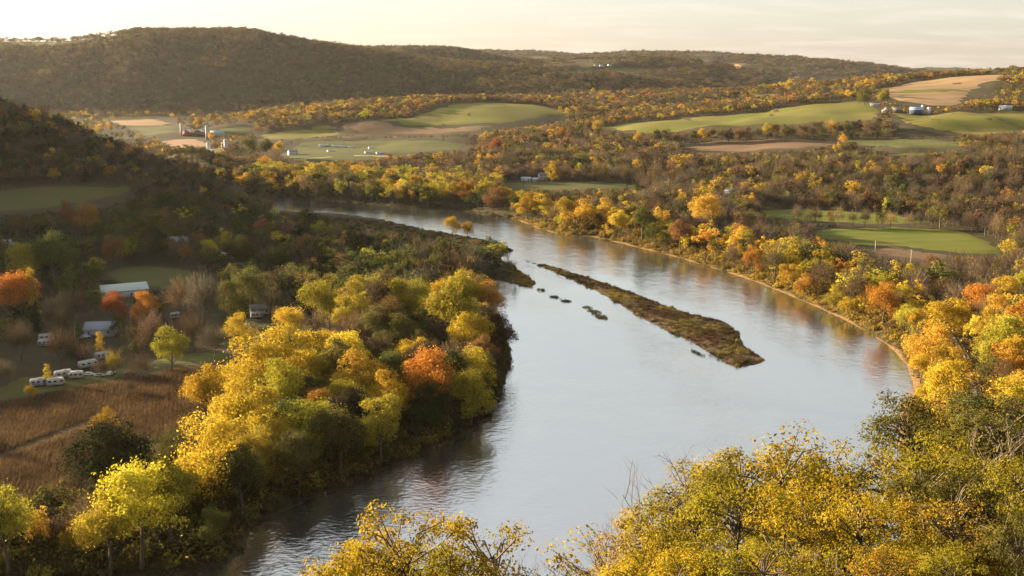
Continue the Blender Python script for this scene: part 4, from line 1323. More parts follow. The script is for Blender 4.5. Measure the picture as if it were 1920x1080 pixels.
gable('east_house', 'pale blue house with metal roof under dark trees at right', 'house', 1885, 206, 20, 9, 4.0, 3.0, W_GREY, R_METAL, R(-4), 4, **FR)
for i_, (a_, b_) in enumerate([(1117, 125), (1128, 125), (1143, 124)]):
    gable('far_house', 'tiny white farmhouse far off on the hills, %s of three' % ['left', 'middle', 'right'][i_], 'house', a_, b_, 16, 11, 5.5, 4, W_WHITE, R_GREY, R(20 * i_), 3, dmin=3500, dmax=7000, group='far hill houses', reach=80)

# power pole beside the brown strip, with its wires
g_ = ground(1707, 500, 400, 1000)
pole = empty('power_pole', (g_[0], g_[1], float(H(*g_))), R(25))
tag(pole, 'slim pale power pole at the edge of the bright meadow', 'pole')
cyl_part('post', 0.17, 11.5, (0, 0, -0.5), POLE, pole, sides=8)
box_part('crossarm', (2.6, 0.14, 0.16), (0, 0, 10.3), POLE, pole)
for xx in (-1.15, 0, 1.15):
    cyl_part('insulator', 0.07, 0.25, (xx, 0, 10.4), W_WHITE, pole, sides=8)
cyl_part('transformer', 0.32, 0.9, (0.5, 0, 8.6), W_WHITE, pole, sides=12)
KEEP_OUT.append((g_[0], g_[1], 7)); KEEP_OUT.append((g_[0] * .975, g_[1] * .975, 8))
g2 = ground(1640, 482, 400, 1000)
pole2 = empty('power_pole', (g2[0], g2[1], float(H(*g2))), R(25))
tag(pole2, 'second power pole, by the brown strip, left of the slim pale one', 'pole')
cyl_part('post', 0.17, 11.5, (0, 0, -0.5), POLE, pole2, sides=8)
box_part('crossarm', (2.6, 0.14, 0.16), (0, 0, 10.3), POLE, pole2)
a3, b3 = np.array([g_[0], g_[1], float(H(*g_)) + 10.65]), np.array([g2[0], g2[1], float(H(*g2)) + 10.65])
for k_ in (-1, 0, 1):
    off = np.array([math.cos(R(25)), math.sin(R(25)), 0]) * 1.15 * k_
    pts_ = [a3 + off + (b3 - a3) * t + np.array([0, 0, -4 * 0.9 * t * (1 - t)]) for t in np.linspace(0, 1, 12)]
    o_ = link('power_line', mesh_np('power_line', *tube(pts_, [0.025] * 12, 4)), TRIM)
    tag(o_, '%s power line between the two poles by the meadow' % {-1: 'left hand', 0: 'middle', 1: 'right hand'}[k_], 'wire', 'power lines by the meadow')

# ------------------------------------------------------------------ railway along the right bank
TRK = [ground(a_, b_) for a_, b_ in [(1742, 575), (1765, 600), (1788, 630), (1808, 665), (1822, 700), (1834, 735), (1838, 765), (1836, 800), (1824, 850)]]
TRK = spline(TRK, False, 4.0)
TRK_Z = H(TRK[:, 0], TRK[:, 1])
TRK_Z = np.convolve(np.pad(TRK_Z, 6, 'edge'), np.ones(13) / 13, 'valid') + 0.9
tn = np.gradient(TRK, axis=0); tn /= np.linalg.norm(tn, axis=1)[:, None]
nm_ = np.stack([-tn[:, 1], tn[:, 0]], 1)


def ribbon(offsets, zs):
    v = []
    for o_, z_ in zip(offsets, zs):
        v.append(np.column_stack([TRK + nm_ * o_, TRK_Z + z_]))
    k = len(TRK)
    f = []
    for i in range(len(offsets) - 1):
        a_ = np.arange(k - 1)
        f.append(np.stack([i * k + a_, i * k + a_ + 1, (i + 1) * k + a_ + 1, (i + 1) * k + a_], 1)[:, ::-1])
    return np.concatenate(v), np.concatenate(f)


bed = link('railway_bed', mesh_np('railway_bed', *ribbon([-5.5, -2.3, 2.3, 5.5], [-3.0, 0, 0, -3.0])), M['gravel'])
tag(bed, 'dark gravel railway bed along the right bank', None, None, 'structure')
trk = empty('railway_track', (0, 0, 0))
tag(trk, 'railway track curving along the right bank between golden trees', 'railway track')
for s_ in (-1, 1):
    link('rail', mesh_np('rail', *ribbon([s_ * .72 - .05, s_ * .72 - .045, s_ * .72 + .045, s_ * .72 + .05], [0.05, .30, .30, 0.05])), STEEL, trk)
sv, sf = [], []
for i in range(len(TRK) - 1):
    for h_ in (0.0, 0.25, 0.5, 0.75):
        c_ = TRK[i] + (TRK[i + 1] - TRK[i]) * h_; zc = TRK_Z[i] + (TRK_Z[i + 1] - TRK_Z[i]) * h_
        k = len(sv)
        for s1, s2 in ((-1, -1), (1, -1), (1, 1), (-1, 1)):
            q = c_ + nm_[i] * 1.25 * s1 + tn[i] * .12 * s2
            sv.append((q[0], q[1], zc + .14))
        for s1, s2 in ((-1, -1), (1, -1), (1, 1), (-1, 1)):
            q = c_ + nm_[i] * 1.25 * s1 + tn[i] * .12 * s2
            sv.append((q[0], q[1], zc - .02))
        sf += [(k, k + 1, k + 2, k + 3), (k, k + 4, k + 5, k + 1), (k + 1, k + 5, k + 6, k + 2), (k + 2, k + 6, k + 7, k + 3), (k + 3, k + 7, k + 4, k)]
so = link('sleeper', mesh_np('sleeper', sv, np.array(sf)), W_BROWN, trk)
so['kind'] = 'stuff'
for i in range(0, len(TRK), 2):
    KEEP_OUT.append((TRK[i][0], TRK[i][1], 5.5))

# ------------------------------------------------------------------ woods
for h_ in HAND:
    place(*h_)

ORD = ['first', 'second', 'third', 'fourth', 'fifth', 'sixth', 'seventh', 'eighth', 'ninth', 'tenth', 'eleventh', 'twelfth', 'thirteenth', 'fourteenth', 'fifteenth', 'sixteenth', 'seventeenth', 'eighteenth', 'nineteenth', 'twentieth']
TENS = {2: 'twenty', 3: 'thirty', 4: 'forty', 5: 'fifty', 6: 'sixty'}


def ordinal(n):
    return ORD[n - 1] if n <= 20 else TENS[n // 10] + ('-' + ORD[n % 10 - 1] if n % 10 else 'th')


def cand(d0, d1, sp, seed):
    g = np.random.default_rng(seed)
    xs = np.arange(-d1 * 0.62, d1 * 0.58, sp); ys = np.arange(-20, d1, sp)
    X, Y = np.meshgrid(xs, ys)
    X = X + (np.arange(len(ys)) % 2)[:, None] * sp * 0.5
    X = (X + g.uniform(-.46, .46, X.shape) * sp).ravel(); Y = (Y + g.uniform(-.46, .46, Y.shape) * sp).ravel()
    d = np.hypot(X, Y)
    m_ = (d >= d0) & (d < d1) & (np.abs(X) < 0.62 * np.maximum(Y, 1) + 60)
    return X[m_], Y[m_]


bands = [(85, 700, 8.2), (700, 1500, 8.6), (1500, 2700, 10.5), (2700, 4000, 13.0), (4000, 6300, 18.0), (6300, 9500, 30.0)]
XS, YS, SPC = [], [], []
for i, (d0, d1, sp) in enumerate(bands):
    a_, b_ = cand(d0, d1, sp, 500 + i)
    XS.append(a_); YS.append(b_); SPC.append(np.full(len(a_), sp))
X = np.concatenate(XS); Y = np.concatenate(YS); SPC = np.concatenate(SPC)
D = np.hypot(X, Y)
ZG = H(X, Y)
g = np.random.default_rng(99)
SDR = bilin(SD, X, Y)
HT = g.uniform(12, 18, len(X))
HT = np.where(D > 2700, g.uniform(13, 18, len(X)) * (1 + 0.35 * smooth(3500, 8000, D)), HT)
PX, PY = project(X, Y, ZG)
TPX, TPY = project(X, Y, ZG + HT)
ok = (ZG > 0.8) & (SDR > np.where(X > 60, 6.5, 3)) & (PX > -160) & (PX < 2080) & (TPY < 1180)
ok &= ~((D < 240) & (X < 90))
# hidden behind higher ground
ang = (Z - CAM_Z) / np.maximum(np.hypot(GX, GY), 1)
# line of sight from the camera, sampled along each tree's bearing
vis = np.ones(len(X), bool)
for lo in range(0, len(X), 40000):
    sl = slice(lo, lo + 40000)
    top = (ZG[sl] + HT[sl] + 6 - CAM_Z) / D[sl]
    v_ = np.ones(len(top), bool)
    for t in (0.2, .3, .4, .5, .6, .68, .74, .8, .85, .89, .93, .96, .98):
        hx = H(X[sl] * t, Y[sl] * t)
        v_ &= (hx - CAM_Z) / (D[sl] * t) < top
    vis[sl] = v_
ok &= vis
X, Y, D, ZG, HT, PX, PY, SDR, SPC = (a_[ok] for a_ in (X, Y, D, ZG, HT, PX, PY, SDR, SPC))

# which mix grows where
ZONE = np.full(len(X), 'mid_warm', dtype=object)
ZONE[D > 3300] = 'ridge'
m_ = (D < 1900) & (D > 600); ZONE[m_] = 'mid_dull'
m_ = (X > 120) & (D < 1250); ZONE[m_] = 'right_wood'
m_ = (PX < 960) & (D > 950) & (D < 1330) & (X > -330) & (SDR < 170); ZONE[m_] = 'far_bank'
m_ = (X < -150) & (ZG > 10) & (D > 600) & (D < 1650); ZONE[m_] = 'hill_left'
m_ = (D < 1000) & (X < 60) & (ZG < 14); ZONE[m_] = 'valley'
m_ = (D < 640) & (PX < 430) & (PY > 560); ZONE[m_] = 'camp'
m_ = (D < 560) & (X < 60) & (SDR < 75) & (PY > 560); ZONE[m_] = 'left_bank'
m_ = (X > 0) & (D < 1150) & (SDR < 42) & (PX > 930); ZONE[m_] = 'right_bank'
m_ = (X > 60) & (D < 720) & (PX > 1600) & (ZG > 6); ZONE[m_] = 'right_hill'
m_ = (PX > 560) & (PX < 960) & (D < 1000) & (D > 700) & (X < 60) & (SDR < 30); ZONE[m_] = 'valley'

n = len(X)
KIND = np.empty(n, dtype=object); CIX = np.zeros(n, int)
rnd = g.random(n)
for zn, lst in MIX.items():
    m_ = ZONE == zn
    if not m_.any():
        continue
    w = np.array([q[0] for q in lst]); w = np.cumsum(w / w.sum())
    # neighbouring trees tend to be alike: shift the draw by a slow pattern
    r_ = (rnd[m_] * 0.55 + 0.7 * wob(X[m_], Y[m_], 150, 6) + 3) % 1.0
    k_ = np.searchsorted(w, r_).clip(0, len(lst) - 1)
    KIND[m_] = np.array([q[1] for q in lst], dtype=object)[k_]
    CIX[m_] = np.array([CNAMES.index(q[2]) for q in lst])[k_]
CONI = KIND == 'conifer'
HT = HT * np.where(ZONE == 'left_bank', 1.15, 1.0) * np.where(ZONE == 'camp', .95, 1) * np.where(ZONE == 'far_bank', 1.08, 1) * np.where(CONI, 1.1, 1)
HT = HT * np.where((ZONE == 'right_bank') & (SDR < 13), np.where(PX < 1350, 0.85, 0.6), 1.0)

HT = HT * np.where((PY > 900) & (PX < 420), .72, 1.0) * (1 + 0.16 * wob(X, Y, 90, 2).clip(-1, 1)) * g.uniform(0.70, 1.25, n)
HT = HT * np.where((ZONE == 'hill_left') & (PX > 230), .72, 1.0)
# thin out
keep = np.ones(n, bool)
dens = np.ones(n)
dens[ZONE == 'camp'] = 0.36
dens[ZONE == 'left_bank'] = 0.62
dens[ZONE == 'right_bank'] = 0.95
dens[ZONE == 'valley'] = 0.78
far_open = (D > 1900) & (D < 3250) & (PX < 480) & (ZG < 34)
dens[far_open] = 0.12
dens[(D > 1450) & (D < 2700) & (PX > 440) & (PX < 900) & (PY > 252) & (PY < 300)] = 0.15
patch = wob(X, Y, 900, 3) > 0.35
dens[(D > 4300) & (PX > 900) & patch] = 0.12
dens[(D > 3900) & (PX < 220) & (PY < 90)] = 0.22
keep &= g.random(n) < dens
for (kx, ky, kr) in KEEP_OUT:
    keep &= (X - kx) ** 2 + (Y - ky) ** 2 > kr * kr
for t_ in TREES:
    keep &= (X - t_['x']) ** 2 + (Y - t_['y']) ** 2 > (0.36 * t_['w'] + 1.5) ** 2
# nothing grows on open ground, and nothing stands so close before it that it would hide it
dep = np.maximum((CAM_Z - ZG) / D, 0.012)
fit = np.full(n, 1.0)                       # share of its height a tree may have
for k in (0.0, 0.2, 0.4, 0.6, 0.9):
    sh = 1 + (k * HT / dep) / D
    sh = np.minimum(sh, 1.35)
    live = keep & (fit >= 1.0) & ((D < 3200) | (k == 0))
    for ps in OPEN + SPOTS:
        idx_ = np.nonzero(live)[0]
        hit = in_poly(X[idx_] * sh[idx_], Y[idx_] * sh[idx_], ps)
        if k == 0:
            keep[idx_[hit]] = False
        else:
            fit[idx_[hit]] = k - 0.15
    idx_ = np.nonzero(keep & (D < 1150) & (D > 230) & ((ZONE != 'hill_left') | (k == 0) | (PX > 435)))[0]
    sdv = bilin(SD, X[idx_] * sh[idx_], Y[idx_] * sh[idx_])
    hit = sdv < (1.5 if k == 0 else -3.0)
    keep[idx_[hit]] = False
HT = HT * fit
keep &= HT > 2.2
X, Y, D, ZG, HT, PX, PY, SDR, SPC, KIND, CIX, ZONE = (a_[keep] for a_ in (X, Y, D, ZG, HT, PX, PY, SDR, SPC, KIND, CIX, ZONE))
n = len(X)
WID = g.uniform(0.80, 1.40, n) * np.where(HT < 8, 1.7, 1.0)
COLR = CARR[CIX] * (1 + 0.22 * g.normal(size=(n, 1)).clip(-1.6, 1.6)) * (1 + 0.07 * g.normal(size=(n, 3)))
COLR = COLR.clip(0.012, 0.62)

# the largest in view stand as trees of their own
size_px = HT * F_PX / np.hypot(D, CAM_Z)
inside = (PX > -30) & (PX < 1950) & (PY < 1120)
order = np.argsort(-np.where(inside, size_px, 0))
N_SINGLE = max(0, 300 - len(TREES))
single = order[:N_SINGLE]
for i in single:
    TREES.append(dict(x=X[i], y=Y[i], z=ZG[i], h=HT[i], w=HT[i] * 0.78 * WID[i], kind=KIND[i], col=CNAMES[CIX[i]], hand=False))
mass = np.ones(n, bool); mass[single] = False


def where_words(t):
    px, py = project(t['x'], t['y'], t['z'])
    d = hypot(t['x'], t['y'])
    sd = float(bilin(SD, t['x'], t['y']))
    if t['x'] < 70 and d < 1100 and px < 1010:
        if sd < 32 and d < 700:
            return 'on the left river bank'
        if px < 420 and py > 600:
            return 'around the campsite and cornfield'
        if t['z'] > 14 or py < 440:
            return 'at the foot of the left hill'
        return 'on the shaded left valley floor'
    if d < 420:
        return 'on the slope above the railway'
    if px > 930 and d < 1150:
        if sd < 26:
            return 'along the right river bank'
        if t['z'] > 9 and px > 1700:
            return 'on the right hillside'
        return 'in the wood behind the right bank'
    return 'in the far valley'


KIND_WORD = {'round': 'broadleaf tree', 'tall': 'slender upright tree', 'bare': 'thinly leaved tree', 'conifer': 'conifer'}
NAME = {'round': 'broadleaf_tree', 'tall': 'poplar_tree', 'bare': 'bare_tree', 'conifer': 'pine_tree'}
buckets = {}
for t in TREES:
    t['px'] = float(project(t['x'], t['y'], t['z'])[0])
    t['key'] = (COLOUR_WORD[t['col']], KIND_WORD[t['kind']], where_words(t))
    buckets.setdefault(t['key'], []).append(t)
for key, lst in buckets.items():
    lst.sort(key=lambda q: q['px'])
    for i, t in enumerate(lst):
        t['label'] = '%s %s %s' % key if len(lst) == 1 else '%s %s %s, %s from the left' % (*key, ordinal(i + 1))
cnt = {}
for t in TREES:
    models = NEAR[t['kind']]
    c_, tr = models[int(g.integers(len(models)))]
    nat = {'round': 0.86, 'tall': 0.40, 'bare': 0.74, 'conifer': 0.42}[t['kind']]
    sx = float(np.clip(t['w'] / nat, t['h'] * 0.7, t['h'] * 1.9))
    o = empty(NAME[t['kind']], (t['x'], t['y'], t['z'] - 0.2), float(g.uniform(0, 6.28)), (sx, sx, t['h']))
    tag(o, t['label'], 'tree', 'trees ' + t['key'][2])
    cc = bpy.data.objects.new('crown', c_); COL.objects.link(cc); cc.parent = o
    k_ = CARR[CNAMES.index(t['col'])] * (1 + 0.14 * float(g.normal())) * (1 + 0.05 * g.normal(size=3))
    cc.color = (*k_.clip(0.01, 0.62), 1)
    tt = bpy.data.objects.new('trunk', tr); COL.objects.link(tt); tt.parent = o

# the rest are woods that read as one mass
mid_m = mass & (D < 1500)


def variants(sel, tagname):
    v = np.zeros(sel.sum(), int)
    kk = KIND[sel]
    for k in ('round', 'tall', 'bare', 'conifer'):
        a_, b_ = KIND_RANGE[(tagname, k)]
        q = kk == k
        v[q] = g.integers(a_, b_, q.sum())
    return v


def wood(name, sel, tagname, coll, label):
    if sel.sum() == 0:
        return
    pos = np.column_stack([X[sel], Y[sel], ZG[sel] - 0.3])
    widen = np.clip(SPC[sel] / 10.0, 1.0, 2.0)
    s_ = HT[sel]
    scl = np.column_stack([s_ * WID[sel] * widen, s_ * WID[sel] * widen, s_ * 1.0])
    rot = np.column_stack([0.05 * g.normal(size=len(s_)), 0.05 * g.normal(size=len(s_)), g.uniform(0, 6.28, len(s_))])
    scatter(name, coll, pos, scl, rot, COLR[sel], variants(sel, tagname), label, 'woods')


left_hill_m = (ZONE == 'hill_left')
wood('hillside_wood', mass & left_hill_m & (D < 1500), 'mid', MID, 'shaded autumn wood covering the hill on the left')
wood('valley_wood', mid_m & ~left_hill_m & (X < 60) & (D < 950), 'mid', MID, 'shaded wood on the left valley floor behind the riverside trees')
wood('far_bank_wood', mid_m & ~left_hill_m & (ZONE == 'far_bank'), 'mid', MID, 'rounded golden green trees massed along the far bank')
wood('right_wood', mid_m & ~left_hill_m & (ZONE != 'far_bank') & ~((X < 60) & (D < 950)), 'mid', MID, 'brown half bare wood spreading behind the right bank')
far_m = mass & (D >= 1500)
wood('valley_edge_wood', far_m & (D < 3300), 'far', FAR, 'orange and brown woods between the fields of the far valley')
wood('ridge_wood', far_m & (D >= 3300) & (D < 6300), 'far', FAR, 'dark brown wood covering the long far ridge')
wood('distant_wood', far_m & (D >= 6300), 'far', FAR, 'hazy woods on the most distant hills')
print('TREES single', len(TREES), 'mass', mass.sum(), 'mid', mid_m.sum())

# ------------------------------------------------------------------ corn, reeds and bank scrub
def tuft_model(name, n, h, spread, wid, seed, lean=0.3):
    g = G(seed)
    base_ = np.column_stack([g.normal(size=n) * spread, g.normal(size=n) * spread, np.zeros(n)])
    d = np.column_stack([g.normal(size=n) * lean, g.normal(size=n) * lean, np.ones(n)])
    hh = h * (0.6 + 0.5 * g.random((n, 1)))
    a_ = g.uniform(0, 6.28, n)
    s_ = np.column_stack([np.cos(a_), np.sin(a_), np.zeros(n)]) * wid
    v = np.stack([base_ - s_, base_ + s_, base_ + d * hh * .6 + s_ * .8, base_ + d * hh * .6 - s_ * .8, base_ + d * hh + np.array([0, 0, -0.15]) * hh], 1).reshape(-1, 3)
    q = np.arange(n)[:, None] * 5
    me_ = mesh_np(name, v, [q + np.array([[0, 1, 2, 3]]), q + np.array([[3, 2, 4]])])
    me_.materials.append(M['leaf_far'])
    BLADES.objects.link(bpy.data.objects.new(name, me_))


tuft_model('a_corn', 11, 1.8, 0.18, 0.06, 1, 0.25)
tuft_model('b_corn', 13, 1.9, 0.22, 0.05, 2, 0.32)
tuft_model('c_reed', 14, 1.3, 0.5, 0.07, 3, 0.25)
tuft_model('d_reed', 16, 1.0, 0.6, 0.09, 4, 0.35)
me_ = mesh_np('e_bush', *clump_leaves(G(5).normal(size=(9, 3)) * np.array([.7, .7, .3]) + np.array([0, 0, .8]), G(6).uniform(.5, .9, 9), 26, .17, G(7)))
me_.materials.append(M['leaf_far']); BLADES.objects.link(bpy.data.objects.new('e_bush', me_))

ca, sa = math.cos(R(107)), math.sin(R(107))
x0, y0 = CORN.min(0); x1, y1 = CORN.max(0)
ctr = np.array([(x0 + x1) / 2, (y0 + y1) / 2])
u_, w_ = np.meshgrid(np.arange(-200, 200, 0.8), np.arange(-200, 200, 1.45))
u_ = u_ + g.uniform(-.25, .25, u_.shape); w_ = w_ + g.normal(size=w_.shape) * 0.07
qx = (ctr[0] + u_ * ca - w_ * sa).ravel(); qy = (ctr[1] + u_ * sa + w_ * ca).ravel()
m_ = in_poly(qx, qy, CORN)
# the grassy track through the corn
ta, tb = ground(-20, 866), ground(172, 792)
td = (tb - ta) / np.linalg.norm(tb - ta)
perp = np.abs((qx - ta[0]) * -td[1] + (qy - ta[1]) * td[0])
along = (qx - ta[0]) * td[0] + (qy - ta[1]) * td[1]
m_ &= ~((perp < 2.2) & (along < np.linalg.norm(tb - ta)))
m_ &= g.random(len(qx)) < 0.93
qx, qy = qx[m_], qy[m_]
k = len(qx)
cv = np.array([(0.14, 0.084, 0.046), (0.11, 0.068, 0.037), (0.17, 0.104, 0.054)])[g.integers(0, 3, k)] * (0.9 + 0.25 * wob(qx, qy, 30, 2).clip(-1, 1))[:, None]
s_ = g.uniform(.8, 1.15, k)
scatter('corn_crop', BLADES, np.column_stack([qx, qy, H(qx, qy) + 0.3]), np.column_stack([s_ * 1.2, s_ * 1.2, s_]), np.column_stack([np.zeros(k), np.zeros(k), g.uniform(0, 6.28, k)]), cv, g.integers(0, 2, k), 'rows of dry brown standing corn', 'corn')


def plants(name, polys, spacing, cols, hscale, var, label, cat, prob=1.0, zfun=None, inset=0.3, patch_wl=18):
    xs, ys = [], []
    for ps in polys:
        a0, b0 = ps.min(0); a1, b1 = ps.max(0)
        xx, yy = np.meshgrid(np.arange(a0, a1, spacing), np.arange(b0, b1, spacing))
        xx = (xx + g.uniform(-.5, .5, xx.shape) * spacing).ravel(); yy = (yy + g.uniform(-.5, .5, yy.shape) * spacing).ravel()
        q = in_poly(xx, yy, ps)
        if len(ps) > 150:
            q[q] = poly_sd(xx[q], yy[q], ps) < -1.2 - 0.8 * wob(xx[q], yy[q], 14, 5)
        xs.append(xx[q]); ys.append(yy[q])
    xx = np.concatenate(xs); yy = np.concatenate(ys)
    q = g.random(len(xx)) < prob * (0.75 + 0.5 * wob(xx, yy, patch_wl, 4).clip(-1, 1))
    xx, yy = xx[q], yy[q]
    k = len(xx)
    ci = ((wob(xx, yy, patch_wl, 1) * 0.8 + g.normal(size=k) * 0.45 + 0.9) / 1.8 * len(cols)).astype(int).clip(0, len(cols) - 1)
    cv = np.array(cols)[ci] * g.uniform(.75, 1.25, (k, 1))
    s_ = g.uniform(.6, 1.2, k) * hscale
    zz = zfun(xx, yy) if zfun else H(xx, yy)
    return scatter(name, BLADES, np.column_stack([xx, yy, zz - 0.05]), np.column_stack([s_, s_, s_]), np.column_stack([np.zeros(k), np.zeros(k), g.uniform(0, 6.28, k)]), cv, np.array(var)[g.integers(0, len(var), k)], label, cat)


def isle_z(xx, yy):
    z_ = np.zeros(len(xx))
    for ps in ISLES:
        q = in_poly(xx, yy, ps)
        if q.any():
            z_[q] = np.maximum(0, 0.9 * smooth(0, 9, -poly_sd(xx[q], yy[q], ps)) - 0.1) if len(ps) > 60 else 0.1
    return z_


plants('island_weeds', ISLES[:1], 1.1, [(0.085, 0.042, 0.026), (0.06, 0.045, 0.024), (0.085, 0.065, 0.028), (0.19, 0.15, 0.04)], 0.8, [2, 3, 3, 2, 3, 4], 'brown and olive weeds matted over the long island', 'weeds', 0.8, isle_z, patch_wl=34)
plants('islet_reeds', ISLES[1:], 0.7, [(0.05, 0.05, 0.03), (0.07, 0.065, 0.03)], 0.7, [2, 3], 'dark reeds standing on the small islets', 'reeds', 0.9, isle_z)
plants('marsh_reeds', [OPEN[-1]], 2.0, [(0.24, 0.135, 0.06), (0.16, 0.11, 0.045), (0.09, 0.08, 0.03), (0.07, 0.07, 0.025)], 1.1, [2, 3, 3], 'tawny reeds on the low spit', 'reeds', 0.9)
plants('marsh_scrub', [OPEN[-1]], 4.2, [(0.15, 0.10, 0.045), (0.07, 0.065, 0.028), (0.05, 0.05, 0.022), (0.09, 0.08, 0.03)], 1.35, [4], 'low dark scrub scattered over the spit', 'scrub', 0.75)
# scrub and tall grass along the waterline
bx, by = [], []
for i in range(len(RIVER)):
    p, q = RIVER[i], RIVER[(i + 1) % len(RIVER)]
    d = hypot(*p)
    if d > 1250 or d < 150:
        continue
    nrm = np.array([-(q - p)[1], (q - p)[0]]); nrm /= np.linalg.norm(nrm) + 1e-9
    for k in range(16):
        s_ = g.random(); o_ = abs(g.normal()) * 5 + 0.6
        for sg in (-1, 1):
            c_ = p + (q - p) * s_ + nrm * o_ * sg
            bx.append(c_[0]); by.append(c_[1])
bx = np.array(bx); by = np.array(by)
sdv = poly_sd(bx, by, RIVER)
q = (sdv > 0.5) & (sdv < 14)
bx, by, sdv = bx[q], by[q], sdv[q]
k = len(bx)
right = (bx > 0) & (poly_sd(bx, by, RIVER) > 0) & (project(bx, by, np.zeros(k))[0] > 940)
spit = ~right
cr_ = np.array([(0.30, 0.19, 0.06), (0.33, 0.21, 0.045), (0.25, 0.185, 0.05), (0.34, 0.22, 0.075)])[g.integers(0, 4, k)]
cl_ = np.array([(0.07, 0.06, 0.025), (0.10, 0.07, 0.03), (0.05, 0.045, 0.02), (0.065, 0.06, 0.022)])[g.integers(0, 4, k)]
cv = np.where(right[:, None], cr_, cl_) * g.uniform(.7, 1.25, (k, 1))
var = np.where(right & (sdv > 4) & (g.random(k) < .35), 4, np.where(g.random(k) < .25, 4, g.integers(2, 4, k)))
s_ = g.uniform(.5, 1.1, k) * np.where(sdv < 2, .6, 1.0)
scatter('bank_scrub', BLADES, np.column_stack([bx, by, H(bx, by) - 0.05]), np.column_stack([s_ * 1.2, s_ * 1.2, s_]), np.column_stack([np.zeros(k), np.zeros(k), g.uniform(0, 6.28, k)]), cv, var, 'tall grass and low scrub along the waterline', 'scrub')

# low growth under and between the riverside trees
xx, yy = np.meshgrid(np.arange(-330, 420, 3.6), np.arange(150, 900, 3.6))
xx = (xx + g.uniform(-1.7, 1.7, xx.shape)).ravel(); yy = (yy + g.uniform(-1.7, 1.7, yy.shape)).ravel()
sdv = bilin(SD, xx, yy); dd_ = np.hypot(xx, yy)
px_, py_ = project(xx, yy, H(xx, yy))
lf = (xx < 60) & (px_ < 1000)
q = (sdv > 3) & (sdv < np.where(lf, 60, 48)) & (px_ > -60) & (px_ < 1980) & (py_ < 1150) & (g.random(len(xx)) < .8) & ~(lf & (py_ < 560))
for ps in OPEN:
    q &= ~in_poly(xx, yy, ps)
for kx, ky, kr in KEEP_OUT:
    q &= (xx - kx) ** 2 + (yy - ky) ** 2 > (kr * .8) ** 2
xx, yy, lf = xx[q], yy[q], lf[q]
k = len(xx)
cl_ = np.array([(0.09, 0.085, 0.028), (0.14, 0.105, 0.035), (0.07, 0.06, 0.025), (0.2, 0.165, 0.035)])[g.integers(0, 4, k)]
cr_ = np.array([(0.27, 0.185, 0.045), (0.19, 0.14, 0.045), (0.31, 0.22, 0.04), (0.15, 0.11, 0.045)])[g.integers(0, 4, k)]
cv = np.where(lf[:, None], cl_, cr_) * g.uniform(.7, 1.2, (k, 1))
s_ = g.uniform(1.0, 2.4, k)
scatter('understorey', BLADES, np.column_stack([xx, yy, H(xx, yy) - 0.3]), np.column_stack([s_ * 1.1, s_ * 1.1, s_ * 1.2]), np.column_stack([np.zeros(k), np.zeros(k), g.uniform(0, 6.28, k)]), cv, np.full(k, 4), 'low bushes crowding under the riverside trees', 'bushes')

